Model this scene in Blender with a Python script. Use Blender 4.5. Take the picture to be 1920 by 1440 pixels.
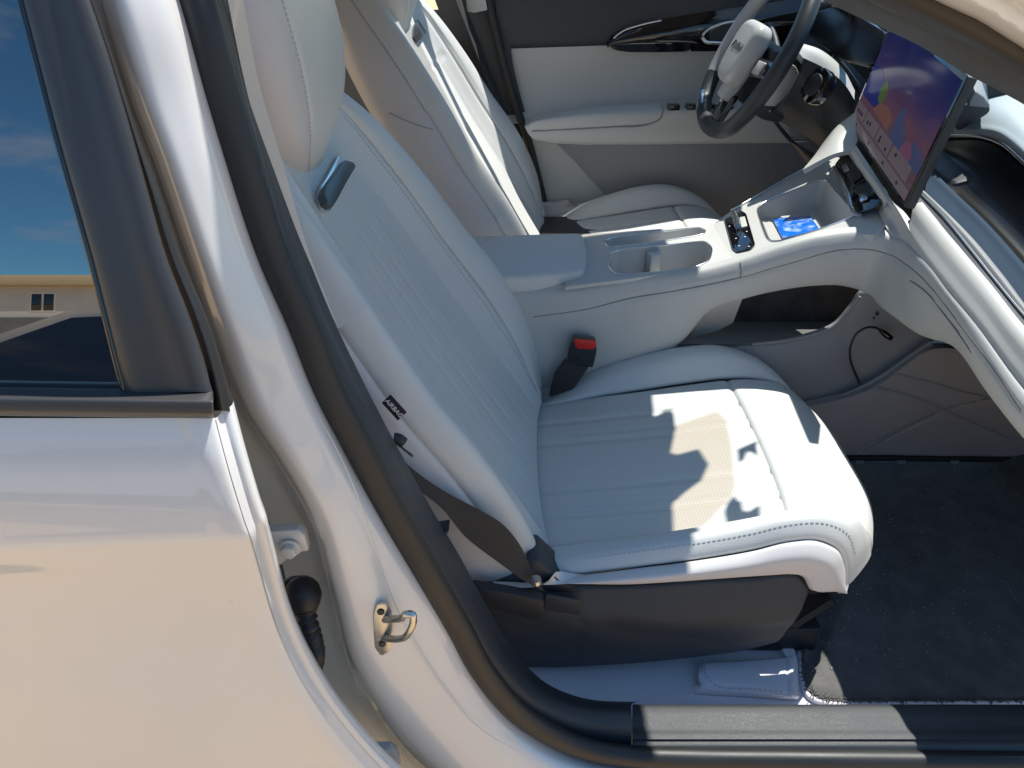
import bpy, bmesh, math, random
import numpy as np
from mathutils import Vector, Matrix
from mathutils.geometry import tessellate_polygon
random.seed(7)
R = math.radians
for o in list(bpy.data.objects): bpy.data.objects.remove(o, do_unlink=True)
SC = bpy.context.scene
COL = SC.collection

# ------------------------------------------------------------------ camera
# car frame: x = forward, y = towards the driver side, z = up; ground z = 0
FPX, PITCH, CAM = 1443.0, R(32.5), np.array((0.0, -1.37, 1.33))
cam = bpy.data.cameras.new('camera'); camo = bpy.data.objects.new('camera', cam); COL.objects.link(camo)
camo.location = CAM; camo.rotation_euler = (R(90) - PITCH, 0, 0)
cam.sensor_fit = 'HORIZONTAL'; cam.sensor_width = 36; cam.lens = 36 * FPX / 1920
cam.clip_start = 0.02; cam.clip_end = 3000
SC.camera = camo

# ------------------------------------------------------------------ light
TOSUN = Vector((0.35, 0.36, 1.0)).normalized()
SUN_EL = math.asin(TOSUN.z); SUN_AZ = math.atan2(TOSUN.x, TOSUN.y)
w = bpy.data.worlds.new('World'); SC.world = w; w.use_nodes = True
nt = w.node_tree; nt.nodes.clear()
def wn(t, **k):
    n = nt.nodes.new(t)
    for a, b in k.items(): setattr(n, a, b)
    return n
out = wn('ShaderNodeOutputWorld'); bg = wn('ShaderNodeBackground')
sky = wn('ShaderNodeTexSky', sky_type='NISHITA', sun_disc=False, sun_elevation=SUN_EL, sun_rotation=SUN_AZ, altitude=50, air_density=1.0, dust_density=0.7, ozone_density=2.5)
tc = wn('ShaderNodeTexCoord'); mp = wn('ShaderNodeMapping'); mp.inputs['Scale'].default_value = (1.6, 1.6, 4.5)
no = wn('ShaderNodeTexNoise'); no.inputs['Scale'].default_value = 2.2; no.inputs['Detail'].default_value = 7; no.inputs['Roughness'].default_value = 0.55
rp = wn('ShaderNodeValToRGB'); rp.color_ramp.elements[0].position = 0.48; rp.color_ramp.elements[1].position = 0.80
mx = wn('ShaderNodeMixRGB'); mx.inputs['Color2'].default_value = (5.0, 5.1, 5.3, 1)
L = nt.links.new
L(tc.outputs['Generated'], mp.inputs['Vector']); L(mp.outputs['Vector'], no.inputs['Vector']); L(no.outputs['Fac'], rp.inputs['Fac'])
tint = wn('ShaderNodeMixRGB', blend_type='MULTIPLY'); tint.inputs['Fac'].default_value = 1; tint.inputs['Color2'].default_value = (0.56, 1.03, 1.22, 1); L(sky.outputs['Color'], tint.inputs['Color1'])
L(rp.outputs['Color'], mx.inputs['Fac']); L(tint.outputs['Color'], mx.inputs['Color1']); L(mx.outputs['Color'], bg.inputs['Color'])
bg.inputs['Strength'].default_value = 0.1; L(bg.outputs['Background'], out.inputs['Surface'])
sl = bpy.data.lights.new('sun', 'SUN'); sl.energy = 5.0; sl.angle = R(0.5); sl.color = (1.0, 0.96, 0.89)
so = bpy.data.objects.new('sun', sl); COL.objects.link(so); so.rotation_euler = TOSUN.to_track_quat('Z', 'Y').to_euler(); so.location = (3, 6, 8)
vs = SC.view_settings; vs.view_transform = 'Standard'; vs.look = 'None'; vs.gamma = 1; vs.use_curve_mapping = False; vs.exposure = 0.6
SC.render.engine = 'CYCLES'; SC.cycles.max_bounces = 10; SC.cycles.diffuse_bounces = 5; SC.cycles.transparent_max_bounces = 12
SC.render.resolution_x = 1024; SC.render.resolution_y = 768

# ------------------------------------------------------------------ helpers
_c, _s = math.cos(PITCH), math.sin(PITCH)
def ray(u, v):
    X = (u - 960) / FPX; Y = (720 - v) / FPX
    return np.array((X, _c + Y * _s, -_s + Y * _c))
def P(u, v, y):                                   # point of the car at depth y that the photograph shows at (u, v)
    d = ray(u, v); return CAM + d * ((y - CAM[1]) / d[1])
def PZ(u, v, z):
    d = ray(u, v); return CAM + d * ((z - CAM[2]) / d[2])
def PX(u, v, x):
    d = ray(u, v); return CAM + d * ((x - CAM[0]) / d[0])
def PP(u, v, p0, n):                              # on the plane through p0 with normal n
    d = ray(u, v); n = np.array(n, float); return CAM + d * (np.dot(np.array(p0) - CAM, n) / np.dot(d, n))
def Py(l, y): return [P(a[0], a[1], a[2] if len(a) > 2 else y) for a in l]
def Pxs(l, x): return [PX(a[0], a[1], a[2] if len(a) > 2 else x) for a in l]
def Pz(l, z): return [PZ(a[0], a[1], a[2] if len(a) > 2 else z) for a in l]

def spl(Pn, n, closed=False):
    Pn = np.asarray(Pn, float); K = len(Pn)
    if closed:
        Pn = np.concatenate([Pn[-2:], Pn, Pn[:3]]); off = 2; nseg = K
    else: off = 0; nseg = K - 1
    if K == 2 and not closed:
        t = np.linspace(0, 1, n).reshape((n,) + (1,) * (Pn.ndim - 1)); return Pn[0] * (1 - t) + Pn[1] * t
    d = np.linalg.norm(np.diff(Pn, axis=0), axis=-1)
    d = d.reshape(len(d), -1).mean(1) + 1e-6
    T = np.concatenate([[0], np.cumsum(d)]); M = np.zeros_like(Pn); Q = len(Pn)
    for i in range(Q):
        if i == 0: M[i] = (Pn[1] - Pn[0]) / d[0]
        elif i == Q - 1: M[i] = (Pn[-1] - Pn[-2]) / d[-1]
        else:
            a, b = d[i - 1], d[i]
            M[i] = ((Pn[i] - Pn[i - 1]) / a * b + (Pn[i + 1] - Pn[i]) / b * a) / (a + b)
    k = np.linspace(0, nseg, n, endpoint=not closed) + off
    o = []
    for q in k:
        i = min(int(q), Q - 2); f = q - i; h = d[i]
        f2, f3 = f * f, f * f * f
        o.append(Pn[i] * (2*f3 - 3*f2 + 1) + M[i] * h * (f3 - 2*f2 + f) + Pn[i+1] * (-2*f3 + 3*f2) + M[i+1] * h * (f3 - f2))
    return np.array(o)
def even(Pn, n, closed=False):                    # evenly spaced points along the spline
    q = spl(Pn, max(60, n * 6), closed)
    if closed: q = np.vstack([q, q[:1]])
    d = np.concatenate([[0], np.cumsum(np.linalg.norm(np.diff(q, axis=0), axis=1))])
    t = np.linspace(0, d[-1], n, endpoint=not closed)
    return np.stack([np.interp(t, d, q[:, k]) for k in range(3)], 1)
def gnorm(G):
    a = np.gradient(G, axis=0); b = np.gradient(G, axis=1); n = np.cross(a, b)
    return n / (np.linalg.norm(n, axis=-1, keepdims=True) + 1e-12)

def mesh_obj(name, V, F, mat, parent=None, smooth=True, uv=None):
    me = bpy.data.meshes.new(name)
    me.from_pydata([tuple(map(float, v)) for v in V], [], [tuple(map(int, f)) for f in F])
    me.update(); o = bpy.data.objects.new(name, me); COL.objects.link(o)
    if mat: me.materials.append(mat)
    if smooth: me.polygons.foreach_set('use_smooth', [True] * len(me.polygons))
    if parent: o.parent = parent
    return o
def bm_obj(name, bm, mat, parent=None, smooth=False, angle=35):
    me = bpy.data.meshes.new(name); bm.normal_update(); bm.to_mesh(me); bm.free()
    o = bpy.data.objects.new(name, me); COL.objects.link(o)
    if mat: me.materials.append(mat)
    if parent: o.parent = parent
    if smooth:
        me.polygons.foreach_set('use_smooth', [True] * len(me.polygons))
        me.set_sharp_from_angle(angle=R(angle))
    return o
def polydist(pts, line, nrm=None):
    d = np.full(len(pts), 9.0)
    for a, b in zip(line[:-1], line[1:]):
        ab = b - a; t = np.clip(((pts - a) @ ab) / (ab @ ab + 1e-12), 0, 1)
        q = pts - (a + t[:, None] * ab); full = np.linalg.norm(q, axis=1)
        if nrm is not None: q = q - nrm * (q * nrm).sum(1)[:, None]
        d = np.minimum(d, np.where(full < .03, np.linalg.norm(q, axis=1), 9.0))
    return d
def panel(name, curves, mat, parent=None, n=(40, 24), roll=0.0, depth=None, edges='lrbt', skirt=0.012, bulge=0.0, grooves=(), face=None, stitches=(), lin=False):
    """Curved upholstery / body panel through the given curves, edges rolled under, grooves pressed in."""
    cs = np.array([[np.asarray(p, float) for p in c] for c in curves])
    G = spl(spl(np.swapaxes(cs, 0, 1), n[0]).swapaxes(0, 1), n[1]) if not lin else spl(np.swapaxes(spl(np.swapaxes(cs, 0, 1), n[0]), 0, 1), n[1])
    return grid_obj(name, G, mat, parent, roll, depth, edges, skirt, bulge, grooves, face, stitches)
def grid_obj(name, G, mat, parent=None, roll=0.0, depth=None, edges='lrbt', skirt=0.012, bulge=0.0, grooves=(), face=None, stitches=()):
    nv, nu = G.shape[:2]
    N = gnorm(G); mid = G[nv // 2, nu // 2]
    if face is None: face = CAM - mid
    flip = np.dot(N[nv // 2, nu // 2], np.asarray(face)) < 0
    if flip: N = -N
    disp = np.zeros((nv, nu))
    if bulge:
        s = np.linspace(0, 1, nu); t = np.linspace(0, 1, nv)
        disp += bulge * np.outer(np.sin(np.pi * t) ** 0.6, np.sin(np.pi * s) ** 0.6)
    if roll:
        dep = depth or roll * 0.5
        du = np.concatenate([np.zeros((nv, 1)), np.cumsum(np.linalg.norm(np.diff(G, axis=1), axis=2), axis=1)], 1)
        dv = np.concatenate([np.zeros((1, nu)), np.cumsum(np.linalg.norm(np.diff(G, axis=0), axis=2), axis=0)], 0)
        for e in edges:
            D = {'l': du, 'r': du[:, -1:] - du, 'b': dv, 't': dv[-1:, :] - dv}[e]
            q = 1 - np.clip(D / roll, 0, 1); disp -= dep * (1 - np.sqrt(np.maximum(0, 1 - q * q)))
    flat = G.reshape(-1, 3)
    gd = np.zeros(len(flat))
    for line, wd, dp in grooves:
        ln = np.asarray(line, float); d = polydist(flat, ln, N.reshape(-1, 3))
        gd = np.minimum(gd, -dp * np.exp(-(d / wd) ** 2))
    disp += gd.reshape(nv, nu)
    G2 = G + N * disp[..., None]
    V = list(G2.reshape(-1, 3)); F = []
    ix = lambda j, i: j * nu + i
    for j in range(nv - 1):
        for i in range(nu - 1):
            q = (ix(j, i), ix(j, i+1), ix(j+1, i+1), ix(j+1, i)); F.append(q if not flip else q[::-1])
    if skirt:
        ring = [(0, i) for i in range(nu)] + [(j, nu-1) for j in range(1, nv)] + [(nv-1, i) for i in range(nu-2, -1, -1)] + [(j, 0) for j in range(nv-2, 0, -1)]
        b0 = len(V)
        for j, i in ring: V.append(G2[j, i] - N[j, i] * skirt)
        m = len(ring)
        for k in range(m):
            a = ix(*ring[k]); b = ix(*ring[(k+1) % m]); q = (a, b0 + k, b0 + (k+1) % m, b); F.append(q if not flip else q[::-1])
    o = mesh_obj(name, V, F, mat, parent)
    ul = np.concatenate([np.zeros((nv, 1)), np.cumsum(np.linalg.norm(np.diff(G, axis=1), axis=2), axis=1)], 1)
    vl = np.concatenate([np.zeros((1, nu)), np.cumsum(np.linalg.norm(np.diff(G, axis=0), axis=2), axis=0)], 0)
    uvs = np.zeros((len(V), 2)); uvs[:nv * nu, 0] = ul.reshape(-1); uvs[:nv * nu, 1] = vl.reshape(-1)
    lay = o.data.uv_layers.new(name='UVMap'); li = np.zeros(len(o.data.loops), dtype=np.int32); o.data.loops.foreach_get('vertex_index', li)
    lay.data.foreach_set('uv', uvs[li].reshape(-1).astype(np.float32))
    if skirt: o.data.set_sharp_from_angle(angle=R(60))
    for line, smat, off in stitches:
        ln = even(np.asarray(line, float), max(4, int(np.linalg.norm(np.diff(np.asarray(line), axis=0), axis=1).sum() / 0.0065)))
        fl = G2.reshape(-1, 3); nf = N.reshape(-1, 3); SV = []; SF = []
        for a, b in zip(ln[:-1], ln[1:]):
            m = (a + b) / 2; k = np.argmin(((fl - m) ** 2).sum(1)); c = m - nf[k] * np.dot(m - fl[k], nf[k]) + nf[k] * 0.0004
            t = (b - a); t /= np.linalg.norm(t) + 1e-9; s = np.cross(nf[k], t)
            add_block(SV, SF, c, t * 0.0019, s * 0.00045, nf[k] * 0.0004)
        st = mesh_obj('stitching', SV, SF, smat, o, smooth=False); st['kind'] = 'stuff'
    return o
def add_block(V, F, c, a, b, h):
    k = len(V); c = np.asarray(c, float)
    for sa, sb, sh in ((-1,-1,-1),(1,-1,-1),(1,1,-1),(-1,1,-1),(-1,-1,1),(1,-1,1),(1,1,1),(-1,1,1)): V.append(c + a*sa + b*sb + h*sh)
    for f in ((0,3,2,1),(4,5,6,7),(0,1,5,4),(1,2,6,5),(2,3,7,6),(3,0,4,7)): F.append(tuple(k + q for q in f))
def tube(name, pts, r, mat, parent=None, seg=14, n=60, closed=False, flat=None, up=(0, 0, 1), straight=False):
    """Round (or flattened: flat=(a, b)) section swept along a spline."""
    c = np.asarray(pts, float) if straight else even(pts, n, closed)
    n = len(c); rr = np.interp(np.linspace(0, 1, n), np.linspace(0, 1, len(r)), r) if hasattr(r, '__len__') else np.full(n, r)
    T = np.gradient(c, axis=0)
    if closed: T = np.roll(c, -1, 0) - np.roll(c, 1, 0)
    T /= np.linalg.norm(T, axis=1, keepdims=True) + 1e-12
    up = np.asarray(up, float); V = []; F = []
    for i in range(n):
        s = np.cross(T[i], up); s /= np.linalg.norm(s) + 1e-9; q = np.cross(s, T[i])
        fa, fb = flat or (1, 1)
        for k in range(seg):
            a = 2 * math.pi * k / seg; V.append(c[i] + s * math.cos(a) * rr[i] * fa + q * math.sin(a) * rr[i] * fb)
    for i in range(n if closed else n - 1):
        for k in range(seg):
            a, b = i * seg + k, i * seg + (k+1) % seg; d, e = ((i+1) % n) * seg + k, ((i+1) % n) * seg + (k+1) % seg
            F.append((a, d, e, b))
    if not closed:
        F.append(tuple(range(seg))); F.append(tuple((n-1) * seg + k for k in range(seg - 1, -1, -1)))
    bm = bmesh.new(); vs_ = [bm.verts.new(v) for v in V]
    for f in F:
        try: bm.faces.new([vs_[k] for k in f])
        except ValueError: pass
    bmesh.ops.recalc_face_normals(bm, faces=bm.faces)
    return bm_obj(name, bm, mat, parent, True, 50)
def prism(name, pts, vec, mat, parent=None, bevel=0.002, seg=2, smooth=True):
    """Solid with the given outline, extruded by vec, edges bevelled."""
    bm = bmesh.new(); vec = np.asarray(vec, float)
    a = [bm.verts.new(p) for p in pts]; b = [bm.verts.new(np.asarray(p) + vec) for p in pts]; m = len(a)
    bm.faces.new(a); bm.faces.new(b[::-1])
    for k in range(m): bm.faces.new((a[k], b[k], b[(k+1) % m], a[(k+1) % m]))
    bmesh.ops.recalc_face_normals(bm, faces=bm.faces)
    if bevel:
        es = [e for e in bm.edges if e.calc_face_angle(0) > 0.6]
        bmesh.ops.bevel(bm, geom=es, offset=bevel, segments=seg, profile=0.5, affect='EDGES', clamp_overlap=True)
    return bm_obj(name, bm, mat, parent, smooth, 40)
def plate(name, outline, holes, vec, mat, parent=None, wall=True):
    """Flat plate with openings; vec = thickness."""
    loops = [[Vector(map(float, p)) for p in l] for l in [outline] + list(holes)]
    tri = tessellate_polygon(loops); flat = [v for l in loops for v in l]; vec = Vector(vec)
    bm = bmesh.new(); a = [bm.verts.new(v) for v in flat]; b = [bm.verts.new(v + vec) for v in flat]
    for t in tri:
        try: bm.faces.new([a[k] for k in t]); bm.faces.new([b[k] for k in t][::-1])
        except ValueError: pass
    k0 = 0
    for l in loops:
        m = len(l)
        for k in range(m): bm.faces.new((a[k0+k], a[k0+(k+1) % m], b[k0+(k+1) % m], b[k0+k]))
        k0 += m
    bmesh.ops.recalc_face_normals(bm, faces=bm.faces)
    return bm_obj(name, bm, mat, parent, True, 40)
def round_poly(pts, r, k=5):
    """Round the corners of a planar outline."""
    pts = [np.asarray(p, float) for p in pts]; o = []; n = len(pts)
    for i in range(n):
        p, a, b = pts[i], pts[i-1], pts[(i+1) % n]; da, db = a - p, b - p; la, lb = np.linalg.norm(da), np.linalg.norm(db)
        rr = min(r, la * 0.48, lb * 0.48); A = p + da / la * rr; B = p + db / lb * rr
        for j in range(k + 1):
            t = j / k; o.append((1-t)**2 * A + 2*t*(1-t) * p + t*t * B)
    return o
def box(name, c, size, mat, parent=None, bevel=0.003, rot=None):
    h = np.asarray(size) / 2; M = np.array((rot or Matrix.Identity(3)))
    pts = [np.asarray(c) + M @ np.array((sx * h[0], sy * h[1], -h[2])) for sx, sy in ((-1,-1),(1,-1),(1,1),(-1,1))]
    return prism(name, pts, M @ np.array((0, 0, 2 * h[2])), mat, parent, bevel)
def disc(name, c, axis, r, th, mat, parent=None, n=32, bevel=0.001):
    axis = Vector(axis).normalized(); a = axis.orthogonal().normalized(); b = axis.cross(a)
    pts = [np.asarray(c) + np.array(a * math.cos(2*math.pi*k/n) * r + b * math.sin(2*math.pi*k/n) * r) for k in range(n)]
    return prism(name, pts, np.array(axis) * th, mat, parent, bevel)
def text(name, s, c, right, upv, size, mat, parent=None, th=0.0004):
    cu = bpy.data.curves.new(name, 'FONT'); cu.body = s; cu.size = 1; cu.align_x = 'CENTER'; cu.align_y = 'CENTER'; cu.extrude = 0.5; cu.resolution_u = 3
    t = bpy.data.objects.new(name, cu); me = bpy.data.meshes.new_from_object(t); bpy.data.objects.remove(t)
    r = np.asarray(right, float); r /= np.linalg.norm(r); u = np.asarray(upv, float); u -= r * np.dot(u, r); u /= np.linalg.norm(u); n = np.cross(r, u)
    for v in me.vertices:
        q = np.asarray(c) + r * v.co.x * size + u * v.co.y * size + n * v.co.z * th * 2; v.co = q
    o = bpy.data.objects.new(name, me); COL.objects.link(o); me.materials.clear(); me.materials.append(mat)
    if parent: o.parent = parent
    return o
from mathutils.bvhtree import BVHTree
def seam_line(name, o, px, r, m, parent=None, shift=(0, 0, 0), n=None, sink=.35):
    """A sewn seam or trim joint lying on the surface of o, along the line the photograph shows."""
    me = o.data; bv = BVHTree.FromPolygons([v.co for v in me.vertices], [tuple(p.vertices) for p in me.polygons]); pts = []
    sh = np.asarray(shift, float); q = np.array(px, float); q3 = np.c_[q, np.zeros(len(q))]
    for u, v, _ in (even(q3, max(6, int(np.linalg.norm(np.diff(q, axis=0), axis=1).sum() / 9))) if len(q) > 2 else spl(q3, 12)):
        h = bv.ray_cast(Vector(CAM - sh), Vector(ray(u, v)))
        if h[0] is not None: pts.append(np.array(h[0]) + np.array(h[1]) * (-r * sink))
    if len(pts) < 3: return None
    return tube(name, pts, r, m, parent or o, n=max(12, len(pts) * 2), seg=6)
def tag(o, label, cat=None, group=None, kind=None):
    if label: o['label'] = label
    if cat: o['category'] = cat
    if group: o['group'] = group
    if kind: o['kind'] = kind
    return o
def thing(name, label, cat, group=None):
    o = bpy.data.objects.new(name, None); COL.objects.link(o); o.empty_display_size = 0.05
    return tag(o, label, cat, group)
def copy_tree(o, parent=None):
    c = o.copy(); COL.objects.link(c); c.parent = parent
    for ch in list(o.children): copy_tree(ch, c)
    return c

# ------------------------------------------------------------------ materials
def mat(name, col, rough=0.5, metal=0.0, coat=0.0, spec=0.5, bump=0.0, bscale=400.0, var=0.0, vscale=6.0, sheen=0.0, emit=None, estr=1.0, coat_rough=0.03, subs=0.0):
    m = bpy.data.materials.new(name); m.use_nodes = True; t = m.node_tree; b = t.nodes['Principled BSDF']
    b.inputs['Base Color'].default_value = (*col, 1); b.inputs['Roughness'].default_value = rough; b.inputs['Metallic'].default_value = metal
    b.inputs['Coat Weight'].default_value = coat; b.inputs['Coat Roughness'].default_value = coat_rough; b.inputs['Specular IOR Level'].default_value = spec
    if sheen: b.inputs['Sheen Weight'].default_value = sheen
    if emit: b.inputs['Emission Color'].default_value = (*emit, 1); b.inputs['Emission Strength'].default_value = estr
    tcn = t.nodes.new('ShaderNodeTexCoord')
    if var:
        n = t.nodes.new('ShaderNodeTexNoise'); n.inputs['Scale'].default_value = vscale; n.inputs['Detail'].default_value = 5; n.inputs['Roughness'].default_value = 0.6
        t.links.new(tcn.outputs['Object'], n.inputs['Vector'])
        r = t.nodes.new('ShaderNodeMapRange'); r.inputs['From Min'].default_value = 0.3; r.inputs['From Max'].default_value = 0.7; r.inputs['To Min'].default_value = 1 - var; r.inputs['To Max'].default_value = 1 + var
        t.links.new(n.outputs['Fac'], r.inputs['Value'])
        x = t.nodes.new('ShaderNodeMixRGB'); x.blend_type = 'MULTIPLY'; x.inputs['Fac'].default_value = 1; x.inputs['Color1'].default_value = (*col, 1)
        t.links.new(r.outputs['Result'], x.inputs['Color2']); t.links.new(x.outputs['Color'], b.inputs['Base Color'])
        r2 = t.nodes.new('ShaderNodeMapRange'); r2.inputs['From Min'].default_value = 0.3; r2.inputs['From Max'].default_value = 0.7; r2.inputs['To Min'].default_value = rough * 0.85; r2.inputs['To Max'].default_value = min(1, rough * 1.15)
        t.links.new(n.outputs['Fac'], r2.inputs['Value']); t.links.new(r2.outputs['Result'], b.inputs['Roughness'])
    if bump:
        n = t.nodes.new('ShaderNodeTexVoronoi'); n.inputs['Scale'].default_value = bscale
        t.links.new(tcn.outputs['Object'], n.inputs['Vector'])
        bp = t.nodes.new('ShaderNodeBump'); bp.inputs['Strength'].default_value = bump; bp.inputs['Distance'].default_value = 0.0006
        t.links.new(n.outputs['Distance'], bp.inputs['Height']); t.links.new(bp.outputs['Normal'], b.inputs['Normal'])
    return m
M = {}
M['leather'] = mat('white_leather', (0.60, 0.61, 0.595), 0.42, bump=0.25, bscale=900, var=0.03, vscale=9)
M['leather_side'] = mat('white_side_leather', (0.58, 0.56, 0.56), 0.5, bump=0.25, bscale=900, var=0.03)
M['stitch'] = mat('grey_thread', (0.40, 0.40, 0.41), 0.8)
M['vinyl'] = mat('white_soft_vinyl', (0.50, 0.50, 0.48), 0.5, bump=0.2, bscale=1100, var=0.025)
M['deck'] = mat('white_satin_plastic', (0.53, 0.525, 0.505), 0.35, var=0.02)
M['greyvinyl'] = mat('grey_soft_vinyl', (0.26, 0.265, 0.27), 0.6, bump=0.2, bscale=1100, var=0.03)
M['quilt'] = mat('grey_quilted_lining', (0.34, 0.315, 0.31), 0.75, bump=0.3, bscale=1300, var=0.04)
M['paint'] = mat('white_car_paint', (0.66, 0.65, 0.64), 0.32, coat=1.0, coat_rough=0.015, var=0.015, vscale=14)
M['seal'] = mat('black_rubber_seal', (0.018, 0.018, 0.019), 0.5, bump=0.15, bscale=1500, var=0.12)
M['trim'] = mat('charcoal_plastic', (0.035, 0.038, 0.043), 0.48, bump=0.4, bscale=1400, var=0.08)
M['dark'] = mat('dark_plastic', (0.02, 0.022, 0.026), 0.42, bump=0.3, bscale=1400, var=0.08)
M['gloss'] = mat('gloss_black', (0.006, 0.006, 0.008), 0.07, coat=1.0)
M['satin'] = mat('satin_black_pillar', (0.042, 0.040, 0.040), 0.34, coat=0.3, coat_rough=0.3)
M['seam'] = mat('seam_grey', (0.26, 0.255, 0.255), 0.8)  # grey of the sewn seams and trim joints
M['deck_sky'] = mat('trim_with_sky_blue', (0.022, 0.045, 0.075), 0.75, spec=0.2, bump=0.2, bscale=1200)  # sky's blue reflection put into the colour of dark trim
M['display'] = mat('black_display', (0.008, 0.008, 0.010), 0.28, spec=0.35)
M['padtop'] = mat('pale_blue_dash_pad', (0.37, 0.43, 0.46), 0.55, bump=0.25, bscale=1000, var=0.03)
M['ledge'] = mat('slate_trim', (0.11, 0.115, 0.13), 0.5, bump=0.2, bscale=1200)
M['chrome'] = mat('brushed_chrome', (0.72, 0.73, 0.74), 0.22, metal=1.0)
M['steel'] = mat('zinc_steel', (0.55, 0.55, 0.54), 0.3, metal=1.0, var=0.1, vscale=60)
M['gun'] = mat('gunmetal', (0.10, 0.115, 0.125), 0.38, metal=0.7)
M['carpet'] = mat('black_carpet', (0.105, 0.100, 0.098), 0.95, bump=1.0, bscale=700, var=0.35, vscale=25, sheen=0.3)
M['floorvinyl'] = mat('lilac_white_floor_lining', (0.74, 0.72, 0.78), 0.6, bump=0.3, bscale=1000, var=0.05)
M['headliner'] = mat('grey_headliner', (0.16, 0.16, 0.16), 0.9)
M['red'] = mat('red_button', (0.62, 0.015, 0.012), 0.35)
M['white'] = mat('white_print', (0.8, 0.8, 0.8), 0.5)
M['darkprint'] = mat('dark_print', (0.10, 0.10, 0.11), 0.5)
M['tagblack'] = mat('black_label_cloth', (0.008, 0.008, 0.02), 0.7)
M['webbing'] = mat('black_webbing', (0.035, 0.032, 0.03), 0.7, bump=0.6, bscale=900)
M['ground'] = mat('tan_concrete', (0.62, 0.40, 0.20), 0.9, var=0.18, vscale=0.6)
def perforated(name, col, scale=210.0, rough=0.42):
    m = mat(name, col, rough, bump=0.2, bscale=900); t = m.node_tree; b = t.nodes['Principled BSDF']
    tcn = t.nodes.new('ShaderNodeTexCoord'); v = t.nodes.new('ShaderNodeTexVoronoi'); v.inputs['Scale'].default_value = scale; v.inputs['Randomness'].default_value = 0.0
    t.links.new(tcn.outputs['UV'], v.inputs['Vector'])
    r = t.nodes.new('ShaderNodeValToRGB'); e = r.color_ramp.elements; e[0].position = 0.14; e[0].color = (0.40, 0.41, 0.42, 1); e[1].position = 0.22; e[1].color = (*col, 1)
    t.links.new(v.outputs['Distance'], r.inputs['Fac']); t.links.new(r.outputs['Color'], b.inputs['Base Color'])
    return m
M['perf'] = perforated('perforated_white_leather', (0.60, 0.61, 0.595))
def glass(name, tint, refl):
    m = bpy.data.materials.new(name); m.use_nodes = True; t = m.node_tree; t.nodes.clear()
    o = t.nodes.new('ShaderNodeOutputMaterial'); a = t.nodes.new('ShaderNodeBsdfTransparent'); a.inputs['Color'].default_value = (*tint, 1)
    g = t.nodes.new('ShaderNodeBsdfGlossy'); g.inputs['Roughness'].default_value = 0.0
    f = t.nodes.new('ShaderNodeFresnel'); f.inputs['IOR'].default_value = refl; x = t.nodes.new('ShaderNodeMixShader')
    t.links.new(f.outputs['Fac'], x.inputs['Fac']); t.links.new(a.outputs['BSDF'], x.inputs[1]); t.links.new(g.outputs['BSDF'], x.inputs[2]); t.links.new(x.outputs['Shader'], o.inputs['Surface'])
    return m
M['windscreen'] = glass('windscreen_glass', (0.93, 0.96, 0.95), 1.5)
M['shade_glass'] = glass('tinted_sun_opening', (0.58, 0.55, 0.50), 1.45)
M['tinted'] = mat('dark_tinted_glass', (0.004, 0.004, 0.005), 0.0, spec=1.0); M['tinted'].node_tree.nodes['Principled BSDF'].inputs['IOR'].default_value = 2.15
# ================================================================== the setting
gr = mesh_obj('ground', [(-400,-400,0),(400,-400,0),(400,400,0),(-400,400,0)], [(0,1,2,3)], M['ground'], smooth=False)
tag(gr, None, kind='structure')

# ================================================================== car body
car = thing('car_body', 'white car body with black door seal around the open front doorway', 'car body')
# painted pillar: curves from behind the rear door, over the crest, to the seal
SL = [(327,-60),(347,0),(400,187),(433,300),(490,480),(547,613),(593,727),(640,825),(717,960),(780,1063),(853,1180),(893,1260),(973,1357),(1107,1423),(1184,1433),(1280,1437),(1500,1440),(1960,1446)]
SM = [(372,-60),(390,0),(436,187),(471,300),(533,480),(592,613),(634,727),(688,823),(753,960),(805,1055),(868,1175),(912,1250),(1000,1340),(1107,1391),(1184,1405),(1290,1409),(1500,1412),(1960,1416)]
SR = [(405,-60),(423,0),(467,187),(503,300),(563,480),(617,613),(672,727),(728,835),(797,960),(845,1040),(905,1150),(955,1230),(1023,1293),(1107,1319),(1184,1322),(1290,1323),(1500,1324),(1960,1322)]
CR = [(190,-60),(205,0),(258,187),(300,300),(362,480),(415,630),(470,770),(535,870),(598,985),(632,1110),(668,1245),(712,1325),(830,1455),(1050,1540),(1160,1555),(1280,1560),(1500,1565),(1960,1570)]
YL = [-.735,-.742,-.755,-.763,-.775,-.785,-.793,-.798,-.80,-.80,-.80,-.80,-.80,-.80,-.80,-.80,-.80,-.80]
def off(l, du, dv=0): return [(a[0] + du, a[1] + dv) for a in l]
def mixl(a, b, t): return [(p[0] * (1-t) + q[0] * t, p[1] * (1-t) + q[1] * t) for p, q in zip(a, b)]
def cv(l, ys, dy=0.0): return [P(p[0], p[1], y + dy) for p, y in zip(l, ys)]
rec = [.12, .12, .12, .12, .14, .2, .5, .85] + [1.0] * 10
def cvr(l, a, b): return [P(p[0], p[1], y + a + (b - a) * r) for p, y, r in zip(l, YL, rec)]
pillar = panel('pillar_panel', [cvr(off(CR, -90), .010, .045), cvr(off(CR, -26), -.026, .022), cvr(off(CR, -9), -.034, -.026), cv(CR, YL, -.038), cv(off(CR, 12), YL, -.043), cv(mixl(CR, SL, .45), YL, -.038),
      cv(mixl(CR, SL, .78), YL, -.024), cv(mixl(CR, SL, .95), YL, -.008), cv(off(SL, 14, -6), YL, .012)], M['paint'], car, n=(150, 64), skirt=0)
# pressed weld flange line on the pillar
fl = [(590,770),(625,830),(655,893),(690,985),(722,1080),(775,1200),(840,1300),(905,1370),(975,1410)]
tube('sealant_line', [P(a, b, -.837) for a, b in fl], [.0002, .0006, .0010, .0010, .0010, .0004], M['paint'], car, n=60, seg=6)
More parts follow.
